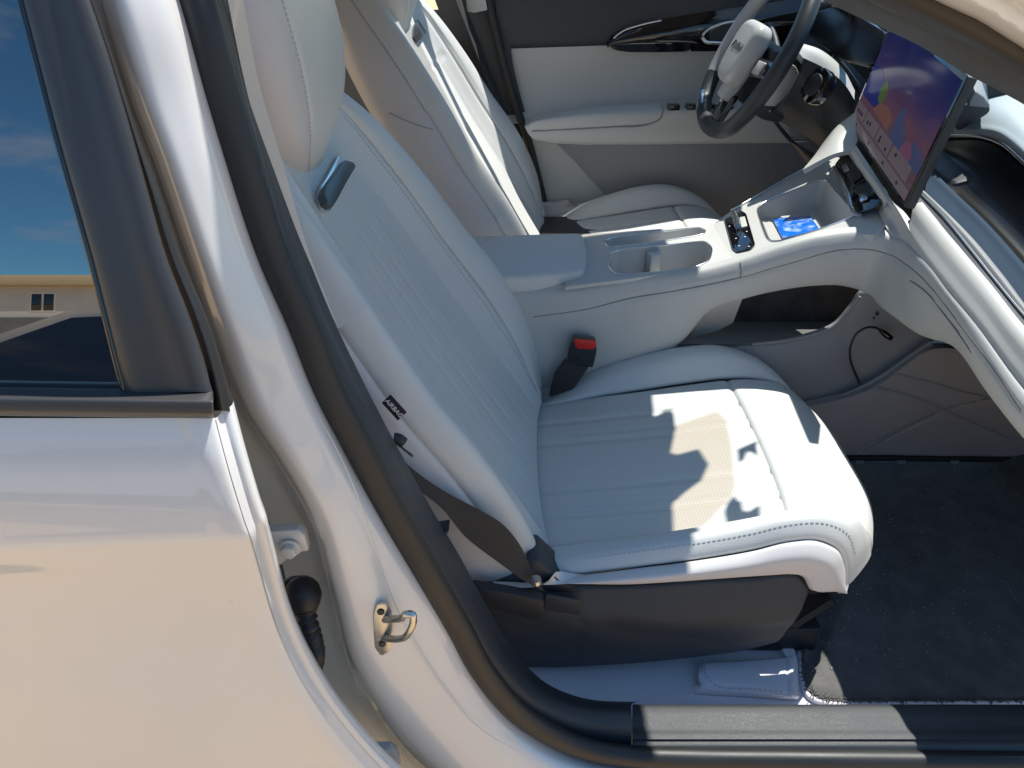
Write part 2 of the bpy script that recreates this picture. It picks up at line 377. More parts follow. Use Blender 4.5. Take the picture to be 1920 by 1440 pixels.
# rubber weather strip: two lips swept round the opening
ss = mixl(SL, SM, .52)
tube('door_seal', cv(ss, YL, -.004), [.0135, .0135, .014, .0145, .015, .0155, .016, .0165], M['seal'], car, n=170, seg=16, up=(0, 1, 0.2), flat=(1.0, .85))
tube('door_seal_lip', cv(mixl(SL, SM, .08), YL, .006), .0045, M['seal'], car, n=170, seg=8, up=(0, 1, 0.2))
tube('door_seal_lip', cv(mixl(SL, SM, .97), YL, .008), .0040, M['seal'], car, n=170, seg=8, up=(0, 1, 0.2))
# inner trim: pillar piece, then the sill plate
k = 15
panel('pillar_trim', [cv(mixl(SL, SM, .6)[:k], YL, .014), cv(SM[:k], YL, .012), cv(mixl(SM, SR, .3)[:k], YL, .016), cv(mixl(SM, SR, .75)[:k], YL, .032), cv(SR[:k], YL, .056), cv(off(SR, 12, -6)[:k], YL, .085)], M['trim'], car, n=(110, 26), skirt=0)
sx = [1186, 1300, 1450, 1600, 1780, 1960]
def sill(v, y): return [P(u, v, y) for u in sx]
panel('sill_plate', [sill(1322, -.725), sill(1323, -.737), sill(1335, -.748), sill(1368, -.772), sill(1379, -.781), sill(1386, -.786)], M['trim'], car, n=(60, 30), skirt=.004)
panel('sill_step', [sill(1386, -.784), sill(1398, -.792), sill(1409, -.797)], M['trim'], car, n=(40, 10), skirt=.006)
tube('sill_trim_strip', [P(1196, 1415, -.806), P(1400, 1417, -.806), P(1600, 1419, -.806), P(1960, 1421, -.806)], .0028, M['satin'], car, n=40, seg=8)
# belt anchor tab on the pillar trim
prism('trim_tab', [P(815,1000,-.722), P(842,996,-.722), P(826,1022,-.722)], (0, .02, 0), M['trim'], car, .001)
# white inner sliver of the pillar cover between seal and seat
panel('pillar_cover', [Py([(423,-20),(467,187),(503,300),(563,480),(617,613),(640,672)], -.70), Py([(452,-20),(487,160),(528,300),(582,480),(632,613),(653,683)], -.69)], M['vinyl'], car, n=(40, 6), skirt=.004)

# hinge, wiring boot, striker
def hinge(cx, cy, y, s):
    h = prism('hinge_bracket', [P(cx + a * s, cy + b * s, y) for a, b in ((-52,-30),(14,-34),(28,-24),(36,6),(8,10),(-18,34),(-34,30),(-52,10))], (0, .012, 0), M['paint'], car, .002)
    disc('washer', P(cx + 2 * s, cy - 4 * s, y) + np.array((0, -.002, 0)), (0, -1, 0), .0105 * s, .002, M['paint'], h)
    disc('bolt', P(cx + 2 * s, cy - 4 * s, y) + np.array((0, -.004, 0)), (0, -1, 0), .0078 * s, .007, M['paint'], h, n=6)
    return h
hinge(543, 1028, -.828, 1.0); hinge(718, 1436, -.835, .9)
boot = tube('wiring_boot', [P(566, 1092, -.812), P(568, 1118, -.828), P(572, 1150, -.838)], [.012, .0185, .020, .017, .012], M['seal'], car, n=24, seg=20, flat=(.95, 1))
pth = even([P(570, 1140, -.838), P(578, 1175, -.845), P(588, 1215, -.845), P(584, 1262, -.832)], 60)
tube('ribbed_sleeve', pth, [.0098 + .0018 * math.sin(q * 1.35) for q in range(60)], M['seal'], boot, n=60, straight=True, seg=18)
disc('grommet', P(563, 1108, -.806), (0, -1, .1), .0215, .006, M['seal'], boot)
stk = prism('striker', round_poly([P(a, b, -.8405) for a, b in ((708,1128),(724,1126),(735,1142),(738,1196),(732,1216),(716,1226),(703,1210),(700,1150))], .004), (0, -.0035, 0), M['steel'], car, .001)
tube('loop', [P(722, 1162, -.843), P(738, 1161, -.858), P(754, 1158, -.868), P(764, 1151, -.872), P(773, 1152, -.873), P(775, 1162, -.873), P(768, 1184, -.872), P(760, 1194, -.868), P(748, 1198, -.860), P(720, 1197, -.843)], .0036, M['steel'], stk, n=70, seg=12, up=(0, 1, 0))
for q in ((714, 1147), (717, 1207)): disc('screw', P(q[0], q[1], -.8442), (0, -1, 0), .0042, .0016, M['dark'], stk, n=6)

# A-pillar of the near side: inner trim, seal, painted outside
A0 = [(1480,-52),(1597,6),(1665,37),(1736,71),(1822,122),(1920,174),(2040,250)]
A1 = [(1505,-62),(1627,0),(1700,35),(1776,72),(1850,110),(1920,150),(2060,225)]
A2 = [(1620,-85),(1772,0),(1806,16),(1841,32),(1880,56),(1920,81),(2060,165)]
A3 = [(1760,-160),(1900,-70),(1940,-50),(1975,-30),(2010,-5),(2050,20),(2200,110)]
panel('front_pillar_trim', [Py(off(A0, -14, 14), -.60), Py(A0, -.645), Py(mixl(A0, A1, .5), -.655), Py(A1, -.66)], M['trim'], car, n=(50, 14), skirt=0)
panel('front_pillar_seal', [Py(A1, -.665), Py(mixl(A1, A2, .15), -.69), Py(mixl(A1, A2, .6), -.70), Py(mixl(A1, A2, .95), -.70), Py(off(A2, 0, 6), -.68)], M['seal'], car, n=(50, 18), skirt=0)
panel('front_pillar', [Py(off(A2, -12, 8), -.69), Py(A2, -.715), Py(mixl(A2, A3, .25), -.735), Py(mixl(A2, A3, .65), -.75), Py(A3, -.74)], M['paint'], car, n=(50, 18), skirt=0)

tube('front_pillar_foot', [(.86,-.77,.40),(.80,-.765,.55),(.70,-.73,.80),(.63,-.71,1.0),(.57,-.69,1.10),(.54,-.675,1.15)], [.05, .05, .045, .04, .03, .015], M['paint'], car, n=30, flat=(1, 1.4))
# roof, header, rails, windscreen and far pillars: above the frame, they shade the cabin
XH, ZR = .56, 1.58  # header set further forward than normal to place the sun patches
rz_ = lambda x, y: (np.interp(x, [-1.9, -1.0, -.4, .1, XH], [ZR - .02, ZR + .03, ZR + .03, ZR + .015, ZR - .01])) - .10 * (abs(y) / .62) ** 4
def roof_part(name, xs_, ys_, m, dz=0.0, th=.03):
    return panel(name, [[(x, y, rz_(x, y) + dz) for y in np.linspace(ys_[0], ys_[1], 6)] for x in np.linspace(xs_[0], xs_[1], 6)], m, car, n=(16, 16), skirt=th, face=(0, 0, 1))
SRX, SRY = (-.10, XH - .02), (.36, .598)
for nm, m_, dz, th in (('roof', M['paint'], 0, .03), ('headliner', M['headliner'], -.034, .003)):
    roof_part(nm, (-1.9, SRX[0]), (-.60, .60), m_, dz, th); roof_part(nm, (SRX[0], XH), (-.60, SRY[0]), m_, dz, th); roof_part(nm, (SRX[1], XH), SRY, m_, dz, th)
roof_part('added_sun_opening', SRX, SRY, M['shade_glass'], .001, 0)  # tinted opening added above the driver to let sun onto that seat
ws = [[(XH - .004, y * .9, ZR + .002 - .09 * (abs(y) / .68) ** 4) for y in (-.66, -.3, 0, .3, .66)], [(.88, y * .96, 1.40 - .03 * (y / .68) ** 2) for y in (-.68, -.3, 0, .3, .68)], [(1.28, y, 1.10 - .02 * (y / .68) ** 2) for y in (-.72, -.3, 0, .3, .72)]]
panel('windscreen', ws, M['windscreen'], car, n=(20, 20), skirt=0, face=(1, 0, 1))
tube('far_front_pillar', [(XH - .05, .615, ZR - .10), (.88, .70, 1.28), (1.15, .76, 1.06)], .030, M['trim'], car, n=30, flat=(1, .8))
tube('far_roof_rail', [(-1.8, .63, ZR - .07), (-.6, .655, ZR - .06), (XH, .655, ZR - .09)], .022, M['trim'], car, n=30)
tube('near_roof_rail', [(-1.8, -.61, ZR - .07), (-.6, -.635, ZR - .06), (.1, -.63, ZR - .09), (.2, -.66, 1.36), (.26, -.71, 1.285)], .03, M['paint'], car, n=40)

# floor
fl_ = plate('floor_lining', [(-.30,-.735,.352),(1.25,-.735,.352),(1.25,-.05,.352),(-.30,-.05,.352)], [], (0, 0, -.02), M['floorvinyl'], car)
box('driver_floor', (.5, .40, .34), (1.7, .70, .02), M['carpet'], car)
box('rear_floor', (-.9, -.05, .33), (1.2, 1.3, .02), M['carpet'], car)
panel('footwell_bulkhead', [[(.95, y, .352) for y in (-.72, -.4, -.1)], [(1.12, y, .45) for y in (-.72, -.4, -.1)], [(1.25, y, .75) for y in (-.72, -.4, -.1)]], M['carpet'], car, n=(12, 12), skirt=.01)

# far side: pillar trim behind the driver's door
panel('far_pillar_trim', [Py([(800,-40),(862,120),(925,260),(965,360),(985,440)], .70), Py([(880,-40),(930,120),(972,240),(1005,360),(1020,440)], .69), Py([(945,-40),(962,120),(992,240),(1018,360),(1045,440)], .695)], M['trim'], car, n=(30, 12), skirt=.01)
tube('far_door_seal', Py([(908,-30),(925,40),(945,120),(968,200),(990,262),(1008,330),(1030,420)], .675), .010, M['seal'], car, n=50)
prism('far_pillar_patch', Py([(872,-30),(905,-30),(914,19),(890,24),(876,22)], .66), (0, .02, 0), M['vinyl'], car, .002)
tube('far_belt', Py([(850,-30),(885,60),(915,140),(935,190),(990,330)], .64), .022, M['webbing'], car, n=30, flat=(1, .06), up=(.9, -.3, .4))

# ================================================================== rear door
rd = thing('rear_door', 'closed white rear door with black belt moulding at left', 'car door')
ED = [(405,784),(425,860),(447,935),(463,985),(470,1003),(478,1030),(492,1080),(530,1200),(600,1330),(690,1440),(775,1520),(900,1620)]
YD = [-.900,-.912,-.921,-.9255,-.9265,-.9245,-.920,-.914,-.914,-.916,-.918,-.905]
xs = [-330,-200,-80,40,160,280,370]
def drow(e, y, k):
    sl = [(-1300 + (e[0] - 10 + 1300) * q, e[1] + (0.040 * min(700, e[0] - (-1300 + (e[0] - 10 + 1300) * q)) if k in (3, 4, 5) else 0)) for q in (0, .25, .45, .6, .72, .82, .9, .96, .99)]
    return [P(u, v, y) for u, v in sl] + [P(e[0], e[1], y + .003)]
panel('door_skin', [drow(e, y, k) for k, (e, y) in enumerate(zip(ED, YD))], M['paint'], rd, n=(90, 96), skirt=0, roll=.006, depth=.004, edges='r')
panel('door_edge', [[P(e[0] - 1, e[1], y + .004) for e, y in zip(ED, YD)], [P(e[0], e[1], y + .004) + np.array((.0012, .004, 0)) for e, y in zip(ED, YD)], [P(e[0], e[1], y) + np.array((.001, .016, 0)) for e, y in zip(ED, YD)]], M['paint'], rd, n=(70, 10), skirt=0)
panel('door_flange', [[P(e[0], e[1], y) + np.array((a, b, 0)) for e, y in zip(ED, YD)] for a, b in ((0, .013), (.0035, .0135), (.0058, .0155), (.0064, .020), (.003, .030))], M['paint'], rd, n=(70, 16), skirt=0)
# belt moulding: two facets, capped at its front end
def mld(pts, name, m):
    V = []; F = []; xs2 = [(-1300, -15), (400, 7)]
    for u, dv in xs2: V += [P(u, v + dv, y) for v, y in pts]
    q = len(pts); F += [(i, i+1, q+i+1, q+i) for i in range(q-1)] + [(q-1, 0, q, 2*q-1), tuple(range(q)), tuple(range(2*q-1, q-1, -1))]
    bm = bmesh.new(); vv = [bm.verts.new(v) for v in V]; [bm.faces.new([vv[i] for i in f]) for f in F]; bmesh.ops.recalc_face_normals(bm, faces=bm.faces)
    bmesh.ops.bevel(bm, geom=[e for e in bm.edges if e.calc_face_angle(0) > .3], offset=.0016, segments=3, affect='EDGES', profile=.5)
    return bm_obj(name, bm, m, rd, True, 50)
mld([(721, -.868), (725, -.890), (746, -.9065), (770, -.909), (778, -.905), (775, -.868)], 'belt_moulding', M['satin'])
# window glass with tumblehome, pillar applique, edge seal
GY = lambda v: -.888 + .0000 + (.0257 * ((720 - v) / 240) + .0006 * ((720 - v) / 240) ** 2)
gv = [-200, -60, 100, 240, 360, 480, 600, 735]
GL = lambda v: np.interp(v, [-200, 0, 270, 480, 735], [-12, 40, 110, 170, 234])
GR = lambda v: np.interp(v, [-200, 0, 133, 277, 480, 590, 735], [100, 167, 213, 253, 310, 353, 399])
GS = lambda v: np.interp(v, [-200, 0, 77, 207, 267, 480, 580, 757], [106, 173, 200, 237, 263, 333, 377, 431])
panel('window', [[P(-1300 + (GL(v) + 14 + 1300) * q, v, GY(v) + .004) for v in gv] for q in (0, .3, .6, .9, 1)], M['tinted'], rd, n=(30, 20), skirt=0)
panel('pillar_applique', [[P(GL(v) * (1-q) + GR(v) * q, v, GY(v) - (.0015 if q in (0, 1) else .0035)) for v in gv] for q in (0, .06, .5, .94, 1)], M['satin'], rd, n=(40, 20), skirt=.006)
tube('glass_edge_strip', [P(GL(v) - 2, v, GY(v) - .001) for v in gv], .0022, M['gloss'], rd, n=40, seg=8)
gv2 = [-200, -60, 100, 240, 360, 480, 600, 700, 770]
panel('edge_seal', [[P(GR(v) + 2, v + 0, GY(v) + .006) for v in gv2], [P((GR(v) + GS(v)) / 2 + 1, v, GY(v) + .001) for v in gv2], [P(GS(v) + 3, v + 2, GY(v) + .008) for v in gv2], [P(GS(v) + 1, v + 2, GY(v) + .03) for v in gv2]], M['seal'], rd, n=(50, 14), skirt=0)
box('dark_backing', (-1.02, -.70, 1.15), (1.30, .01, .9), M['dark'], rd)  # dark sheet added behind the glass in place of cabin shade
# ================================================================== seats (seat frame: x forward, yr from the seat's centre line, z up)
st_parts = {}
def make_seat(name, label, yc, passenger):
    st = thing(name, label, 'car seat', None)
    S = lambda x, yr, z: np.array((x, yc + yr, z))
    # ---- backrest: levels up the spine, ring stations from the centre round to the back
    lev = [(.055,.455,.245,.005),(.026,.533,.262,.035),(-.03,.62,.274,.074),(-.09,.72,.276,.086),(-.15,.82,.268,.078),(-.205,.92,.250,.072),(-.26,1.02,.222,.058),(-.298,1.10,.186,.030),(-.325,1.18,.140,-.005)]
    tn = math.atan2(.293, .491); nf = np.array((math.cos(tn), 0, math.sin(tn)))
    def ring(l, s=1):
        x, z, wd, b = l
        if s < 0: b = b * .72
        st_ = [(0, .018), (.06, .019), (.13 * wd / .25, .024), (.178 * wd / .25, .02 + b * .45), (wd - .050, b * .92), (wd - .022, b), (wd - .001, b - .036), (wd + .006, b - .075), (wd, -.062), (wd - .04, -.092), (0, -.102)]
        return [(yr, d) for yr, d in st_]
    rings = {1: [ring(l, 1) for l in lev], -1: [ring(l, -1) for l in lev]}
    def pt(k, j, sgn):
        yr, d = rings[sgn][k][j]; x, z = lev[k][0], lev[k][1]
        return S(x + nf[0] * d, sgn * yr, z + nf[2] * d)
    K = len(lev)
    allj = [(j, -1) for j in range(10, 0, -1)] + [(j, 1) for j in range(0, 11)]
    # stations: centre insert between the bolster seams
    cj = [(3, -1), (2, -1), (1, -1), (0, 1), (1, 1), (2, 1), (3, 1)]
    C_ = [[pt(k, j, s) for j, s in cj] for k in range(1, K)]
    chan = []
    def net(k, q):                           # point of the insert at level k (float), across q in -1..1
        k0 = min(int(k), K - 2); f = k - k0
        def at(kk):
            a = [pt(kk, j, s) for j, s in cj]; t = (q + 1) / 2 * 6; i = min(int(t), 5); return a[i] * (1 - (t - i)) + a[i+1] * (t - i)
        return at(k0) * (1 - f) + at(k0 + 1) * f
    for q in (-.72, -.42, -.13, .16, .46, .74): chan.append(([net(k, q * (1 - .02 * k)) for k in np.linspace(1.2, 5.2, 24)], .0035, .0022))
    chan.append(([net(5.25, q) for q in np.linspace(-.85, .85, 12)], .004, .0025))
    stl = [([net(k, s * .985 * .93) for k in np.linspace(1.2, 6.3, 40)], M['stitch'], 0) for s in (-1, 1)] if passenger else []
    back = panel('back_insert', C_, M['perf'], st, n=(70, 90), roll=.016, depth=.006, edges='r', grooves=chan, face=nf, stitches=stl, skirt=.02)
    sides, bols = {}, {}
    for s in (-1, 1):
        bj = [(3, s), (4, s), (5, s), (6, s)]
        ks = [1, 2, 3, 4, 5] if s < 0 else list(range(1, K))
        rows = [[pt(k, j, s) for j, _ in bj] for k in ks]
        gr_ = [] if s < 0 else [([rows[i][0] * .66 + rows[i][1] * .34 for i in range(len(ks))], .003, .0012)]
        bols[s] = panel('back_bolster', rows, M['leather'], st, n=(30, 70), roll=.014, depth=.006, edges='r' if s < 0 else 'lr', face=nf, skirt=.02, grooves=gr_)
        rows = [[pt(k, j, s) for j in (6, 7, 8, 9)] for k in range(1, K)]
        sd = sides[s] = panel('back_side', rows, M['leather_side'], st, n=(26, 70), roll=.010, depth=.004, edges='l', face=(0, s, 0), skirt=.01)
    sh = panel('shoulder_panel', [[pt(k, j, s) for j, s in [(6, -1), (5, -1), (4, -1), (3, -1)]] for k in (5, 6, 7, 8)], M['leather'], st, n=(16, 30), face=nf, skirt=.012)
    panel('back_shell', [[pt(k, j, s) for j, s in ((9, -1), (10, -1), (9, 1))] for k in range(1, K)], M['leather_side'], st, n=(20, 40), face=-nf, skirt=.01)
    # ---- headrest
    HL = [(1.012,-.258,.012),(1.03,-.250,.052),(1.06,-.238,.104),(1.10,-.224,.150),(1.15,-.220,.168),(1.21,-.226,.172),(1.27,-.240,.162),(1.32,-.270,.122),(1.36,-.288,.088),(1.385,-.315,.03)]
    def hr(l, j, s):
        z, xf, wd = l; a = [(0, 0), (.35, -.001), (.62, -.004), (.88, -.012), (.98, -.032), (1.0, -.06), (.92, -.10), (0, -.125)][j]
        tip = max(0, 1.05 - z) * .9
        return S(xf + a[1] * min(1, wd / .06), s * a[0] * wd, z)
    hf = [(2, -1), (1, -1), (0, 1), (1, 1), (2, 1)]
    hd = panel('headrest', [[hr(l, j, s) for j, s in hf] for l in HL], M['leather'], st, n=(40, 60), roll=.010, depth=.003, edges='lr', face=nf, skirt=.015)
    for s in (-1, 1):
        hs = panel('headrest_side', [[hr(l, j, s) for j in (2, 3, 4, 5, 6, 7)] for l in HL], M['leather_side'], hd, n=(24, 60), roll=.008, depth=.003, edges='l', face=(0, s, 0), skirt=.005)
        if passenger and s < 0:
            ln = [hr(l, 2, s) + nf * .0 + np.array((-.004, -.003, 0)) for l in HL[1:8]]
            e_ = even(ln, 60); SV, SF = [], []
            for i in range(0, 58): add_block(SV, SF, (e_[i] + e_[i+1]) / 2 + np.array((.002, -.002, 0)), (e_[i+1] - e_[i]) * .32, np.array((.0007, .0007, 0)), np.array((.0008, -.0008, 0)))
            q = mesh_obj('stitching', SV, SF, M['stitch'], hd, False); q['kind'] = 'stuff'
    # ---- belt guide plate on the shoulder
    st_parts[name] = dict(back=back, side=sides, bolster=bols)
    return st, S, pt, nf, lev

def make_cushion(st, S, passenger):
    xr = [-.03, .04, .10, .158, .234, .32, .40, .46, .51, .54, .556, .553, .535]
    zi = [.520, .535, .543, .549, .557, .570, .583, .586, .578, .562, .535, .512, .485]
    hh = [-.03, -.022, .000, .028, .050, .058, .048, .034, .022, .012, .0, -.01, -.01]
    hN = [.030, .036, .042, .048, .056, .064, .068, .066, .055, .032, .008, -.01, -.01]
    ca = [(-.276,-1), (-.274,.02), (-.262,.62), (-.243,.96), (-.222,.9), (-.190,.18), (-.10,.0), (0,-.03), (.10,.0), (.190,.18), (.222,.9), (.243,.96), (.262,.62), (.274,.02), (.276,-1)]
    def cp(i, j):
        yr, f = ca[j]; x = xr[i]; pull = (.115 if yr < 0 else .085) * (abs(yr) / .27) ** 3.0; hs = hN if yr < 0 else hh
        t = max(0, (x - .30) / .256); xx = x - pull * t
        z = zi[i] + hs[i] * max(f, 0)
        if abs(yr) > .25: z = zi[i] + hs[i] * max(f, 0) - (.004 if abs(yr) > .27 and i < 10 else 0) + (.012 if abs(yr) > .27 and i >= 10 else 0)
        return S(xx, yr, z)
    ins = [[cp(i, j) for j in range(5, 10)] for i in range(0, 7)]
    def inet(ti, q):
        i = min(int(ti), 5); f = ti - i
        def row(ii):
            t = (q + 1) / 2 * 4; a = min(int(t), 3); return ins[ii][a] * (1 - (t - a)) + ins[ii][a+1] * (t - a)
        return row(i) * (1 - f) + row(i+1) * f
    ch = [([inet(t, q) for t in np.linspace(.8, 6, 24)], .0045, .0035) for q in (-.62, -.30, .30, .62)] + [([inet(t, q) for t in np.linspace(2.2, 6, 20)], .003, .0015) for q in (-.50, .42)]
    panel('cushion_insert', ins, M['perf'], st, n=(70, 70), roll=.014, depth=.005, edges='lrt', grooves=ch, face=(0, 0, 1), skirt=.02)
    fp = [[cp(i, j) for j in range(5, 10)] for i in range(6, 13)]
    panel('cushion_front', fp, M['leather'], st, n=(60, 50), roll=.012, depth=.005, edges='lrb', face=(0, 0, 1), skirt=.02)
    for js, s in (((2, 3, 4, 5), -1), ((9, 10, 11, 12), 1)):
        rows = [[cp(i, j) for j in js] for i in range(0, 11)]
        jj = 2 if s < 0 else 12
        crease = [cp(i, jj) for i in range(1, 12)]
        sts = [([cp(i, 3) * .75 + cp(i, 2) * .25 for i in range(2, 10)], M['stitch'], 0)] if passenger and s < 0 else []
        panel('cushion_bolster', rows, M['leather'], st, n=(36, 90), roll=.012, depth=.005, edges='lr', face=(0, 0, 1), skirt=.02, stitches=sts)
    for j0, j1, s in ((0, 2, -1), (14, 12, 1)):
        lw = [P(u, v, -.657) - np.array((0, -.38, 0)) for u, v in ((925,1086),(1012,1091),(1085,1097),(1165,1099),(1265,1094),(1370,1087),(1440,1083),(1482,1081),(1506,1085),(1523,1111),(1556,1092))]
        def low(i):
          if i == 10: return cp(10, j1) + np.array((-.006, 0, -.006))
          return S(lw[i][0], -s * lw[i][1], lw[i][2])
        panel('cushion_side', [[cp(i, j1) for i in range(0, 11)], [cp(i, j1) * .6 + low(i) * .4 + np.array((0, s * .010, .002)) for i in range(0, 11)], [low(i) for i in range(0, 11)]], M['leather_side'], st, n=(60, 16), face=(0, s, 0), skirt=.012, roll=.008, depth=.004, edges='bt')
    return cp

seat, S, bpt, nf, lev = make_seat('front_passenger_seat', 'white leather front passenger seat nearest the open doorway', -.38, True)
cp = make_cushion(seat, S, True)
# sewn seams the photograph shows on the near seat
pb = st_parts['front_passenger_seat']
# belt guide loop on the shoulder
gp = PP(625, 345, S(-.245, -.10, 1.0), nf)
gpt = [PP(u, v, gp + nf * .022, nf) for u, v in ((634,308),(650,312),(655,320),(640,345),(622,378),(611,396),(600,388),(594,372),(598,358),(615,335))]
gq = prism('belt_guide', round_poly(gpt, .003, 3), nf * .012, M['gun'], seat, .0015)
gpt2 = [PP(u, v, gp + nf * .017, nf) for u, v in ((629,296),(648,306),(656,318),(640,350),(613,399),(600,397),(591,376),(595,355),(612,328))]
prism('guide_rim', round_poly(gpt2, .003, 3), nf * .006, M['chrome'], gq, .001)
# airbag tag sewn into the side seam
q0, q1, q2, q3 = [P(u, v, -.672) for u, v in ((732, 741), (762, 774), (746, 789), (716, 756))]
tg = prism('airbag_tag', [q0, q1, q2, q3], (0, .002, 0), M['tagblack'], seat, .0003)
text('airbag_print', 'AIRBAG', (q0 + q1 + q2 + q3) / 4 + np.array((0, -.001, 0)), q1 - q0, q0 - q3, .0078, M['white'], tg)
# plastic shield along the seat base, lever, rails
sk_top = [(862,1062),(940,1072),(1010,1084),(1060,1094),(1200,1096),(1300,1088),(1400,1083),(1500,1080),(1522,1106)]
sk_mid = [(900,1130),(950,1140),(1010,1150),(1070,1160),(1200,1165),(1300,1160),(1400,1155),(1480,1150),(1504,1148)]
sk_m2 = [(940,1200),(985,1206),(1030,1212),(1090,1214),(1200,1212),(1300,1204),(1390,1194),(1450,1185),(1484,1180)]
sk_bot = [(975,1256),(1010,1255),(1050,1254),(1110,1251),(1200,1245),(1300,1235),(1385,1224),(1430,1213),(1462,1204)]
panel('seat_shield', [Py(sk_top, -.648), Py(sk_mid, -.668), Py(sk_m2, -.664), Py(sk_bot, -.640)], M['trim'], seat, n=(80, 40), skirt=.03, roll=.008, depth=.004, grooves=[(Py([(1092,1108),(1090,1150),(1084,1200),(1080,1244)], -.665), .0018, .003), (Py([(1150,1180),(1250,1195),(1350,1205),(1450,1190)], -.665), .02, .006)])
prism('recline_lever', round_poly(Py([(884,1086),(960,1098),(1020,1112),(1018,1136),(1010,1150),(905,1124)], -.672), .006), (0, -.014, 0), M['dark'], seat, .004)
prism('lever_cap', round_poly(Py([(1022,1112),(1090,1122),(1088,1150),(1020,1140)], -.668), .004), (0, -.004, 0), M['trim'], seat, .001)
prism('lower_hinge_cover', Py([(990,1050),(1010,1052),(1056,1094),(1092,1112),(1030,1112),(985,1088)], -.655), (0, .05, 0), M['trim'], seat, .003)
for yy in (-.58, -.18): box('seat_rail', (.20, yy, .385), (.52, .045, .05), M['dark'], seat)
box('seat_pan', (.19, -.38, .50), (.50, .44, .04), M['dark'], seat)
panel('front_support', [[(.40, y, .40) for y in (-.60, -.38, -.16)], [(.46, y, .47) for y in (-.60, -.38, -.16)]], M['dark'], seat, n=(8, 6))
# buckle
bk = prism('belt_buckle', round_poly(Py([(1075,636),(1118,641),(1119,660),(1112,690),(1062,680),(1066,652)], -.172), .003), (0, .022, 0), M['gloss'], seat, .003)
bt = prism('release_button', round_poly(Py([(1077,634),(1117,638),(1119,648),(1112,654),(1084,653),(1076,644)], -.1735), .004), (0, -.003, 0.0), M['red'], bk, .0012)
prism('buckle_stem', Py([(1062,676),(1104,690),(1075,730),(1030,745),(1040,705)], -.165), (0, .012, 0), M['webbing'], bk, .002)
# dark gap filler between cushion and console
box('side_gap_cover', (.08, -.095, .47), (.5, .03, .10), M['dark'], seat)

dseat, S2, _, _, _ = make_seat('driver_seat', 'white leather driver seat beyond the centre console', .38, False)
make_cushion(dseat, S2, False)
dg = PP(785, 55, S2(-.20, -.10, 1.05), nf)
dseat_off = np.array((.03, 0, .055))
prism('belt_guide', round_poly([PP(u, v, dg + nf * .004, nf) - dseat_off for u, v in ((782,30),(790,36),(798,52),(792,66),(780,80),(772,72),(772,50))], .003, 3), nf * .012, M['gun'], dseat, .0015)
box('seat_base', (.2, .38, .47), (.5, .44, .16), M['dark'], dseat)
ds = st_parts['driver_seat']
seam_line('seam', ds['side'][-1], [(730,212),(765,228),(800,240),(832,247)], .0013, M['stitch'], None, dseat_off)
seam_line('seam', ds['side'][-1], [(832,247),(870,292),(920,352),(972,425)], .0013, M['stitch'], None, dseat_off)
seam_line('seam', ds['bolster'][-1], [(748,10),(752,55),(775,110),(800,160)], .0013, M['stitch'], None, dseat_off)
dseat.location = dseat_off

# ================================================================== seat belt of the near seat
sb = thing('seat_belt', 'dark seat belt webbing running down beside the passenger seat to its anchor', 'seat belt')
panel('webbing', [Py([(650,700,-.690),(700,775,-.690),(735,840,-.688),(775,880,-.684),(840,925,-.680),(900,958,-.678),(945,986,-.676),(975,1022,-.674),(996,1066,-.672)], 0),
                  Py([(640,700,-.695),(690,785,-.695),(728,850,-.694),(765,900,-.692),(830,955,-.690),(873,1007,-.688),(935,1055,-.686),(985,1090,-.684),(1020,1108,-.682)], 0)], M['webbing'], sb, n=(70, 8), skirt=.002)
tube('belt_stop', Py([(738,822),(748,824),(756,830)], -.70), .0065, M['dark'], sb, n=12)
tube('anchor_bolt', Py([(1004,1086),(1006,1092)], -.69), .007, M['steel'], sb, n=6)
for k in range(3): tube('belt_tag', Py([(752+k*3,838+k*3),(762+k*3,846+k*2),(768+k*3,852+k*2)], -.70), .0012, M['dark'], sb, n=8, seg=6)
# ================================================================== centre console
co = thing('center_console', 'white floating centre console with cup holders and armrest lid', 'console')
CT = [(930,556,-.128),(1000,552,-.130),(1090,545,-.132),(1180,529,-.132),(1270,516,-.132),(1330,504,-.132),(1387,488,-.132),(1475,459,-.132),(1541,443,-.133),(1606,436,-.135),(1650,440,-.150),(1680,452,-.172)]
CTd = [PX(1729,487,.635), PX(1779,550,.635), PX(1838,621,.637), PX(1925,738,.64), np.array((.665, -.74, .79))]
LO = [(930,740,-.118),(1010,738,-.120),(1120,722,-.122),(1215,690,-.124),(1284,636,-.126),(1333,583,-.128),(1393,562,-.130),(1467,545,-.130),(1530,537,-.130),(1582,538,-.132),(1617,548,-.136),(1660,583,-.20)]
LOd = [PX(1719,627,.66), PX(1791,653,.67), PX(1859,744,.655), PX(1925,826,.65), np.array((.69, -.74, .71))]
top = Py(CT, 0) + CTd; low = Py(LO, 0) + LOd
def blend(t, bx=0): return [a * (1-t) + b * t + np.array((-bx if k > 11 else -bx * .3, -bx if k <= 11 else -bx * .3, 0)) for k, (a, b) in enumerate(zip(top, low))]
seam = [(1000,594),(1100,580),(1180,560),(1270,545),(1390,520),(1480,494),(1599,467),(1635,469),(1671,479),(1707,502),(1749,543),(1809,621),(1868,699),(1915,770)]
def on_side(l):
    o = []
    for u, v in l: o.append(P(u, v, -.142) if u < 1660 else PX(u, v, .633))
    return o
side = panel('console_side', [blend(-.05, -.012), blend(0), blend(.12, .008), blend(.45, .013), blend(.8, .010), blend(.97, .002), blend(1.03, -.012)], M['vinyl'], co, n=(160, 44), skirt=0,
      grooves=[(on_side(seam), .0022, .0030), ([P(1387,488,-.134), P(1389,505,-.14), P(1387,520,-.142)], .0016, .0025), (Pxs([(1707,526),(1728,540),(1779,600),(1820,657)], .635), .0022, .0030)])
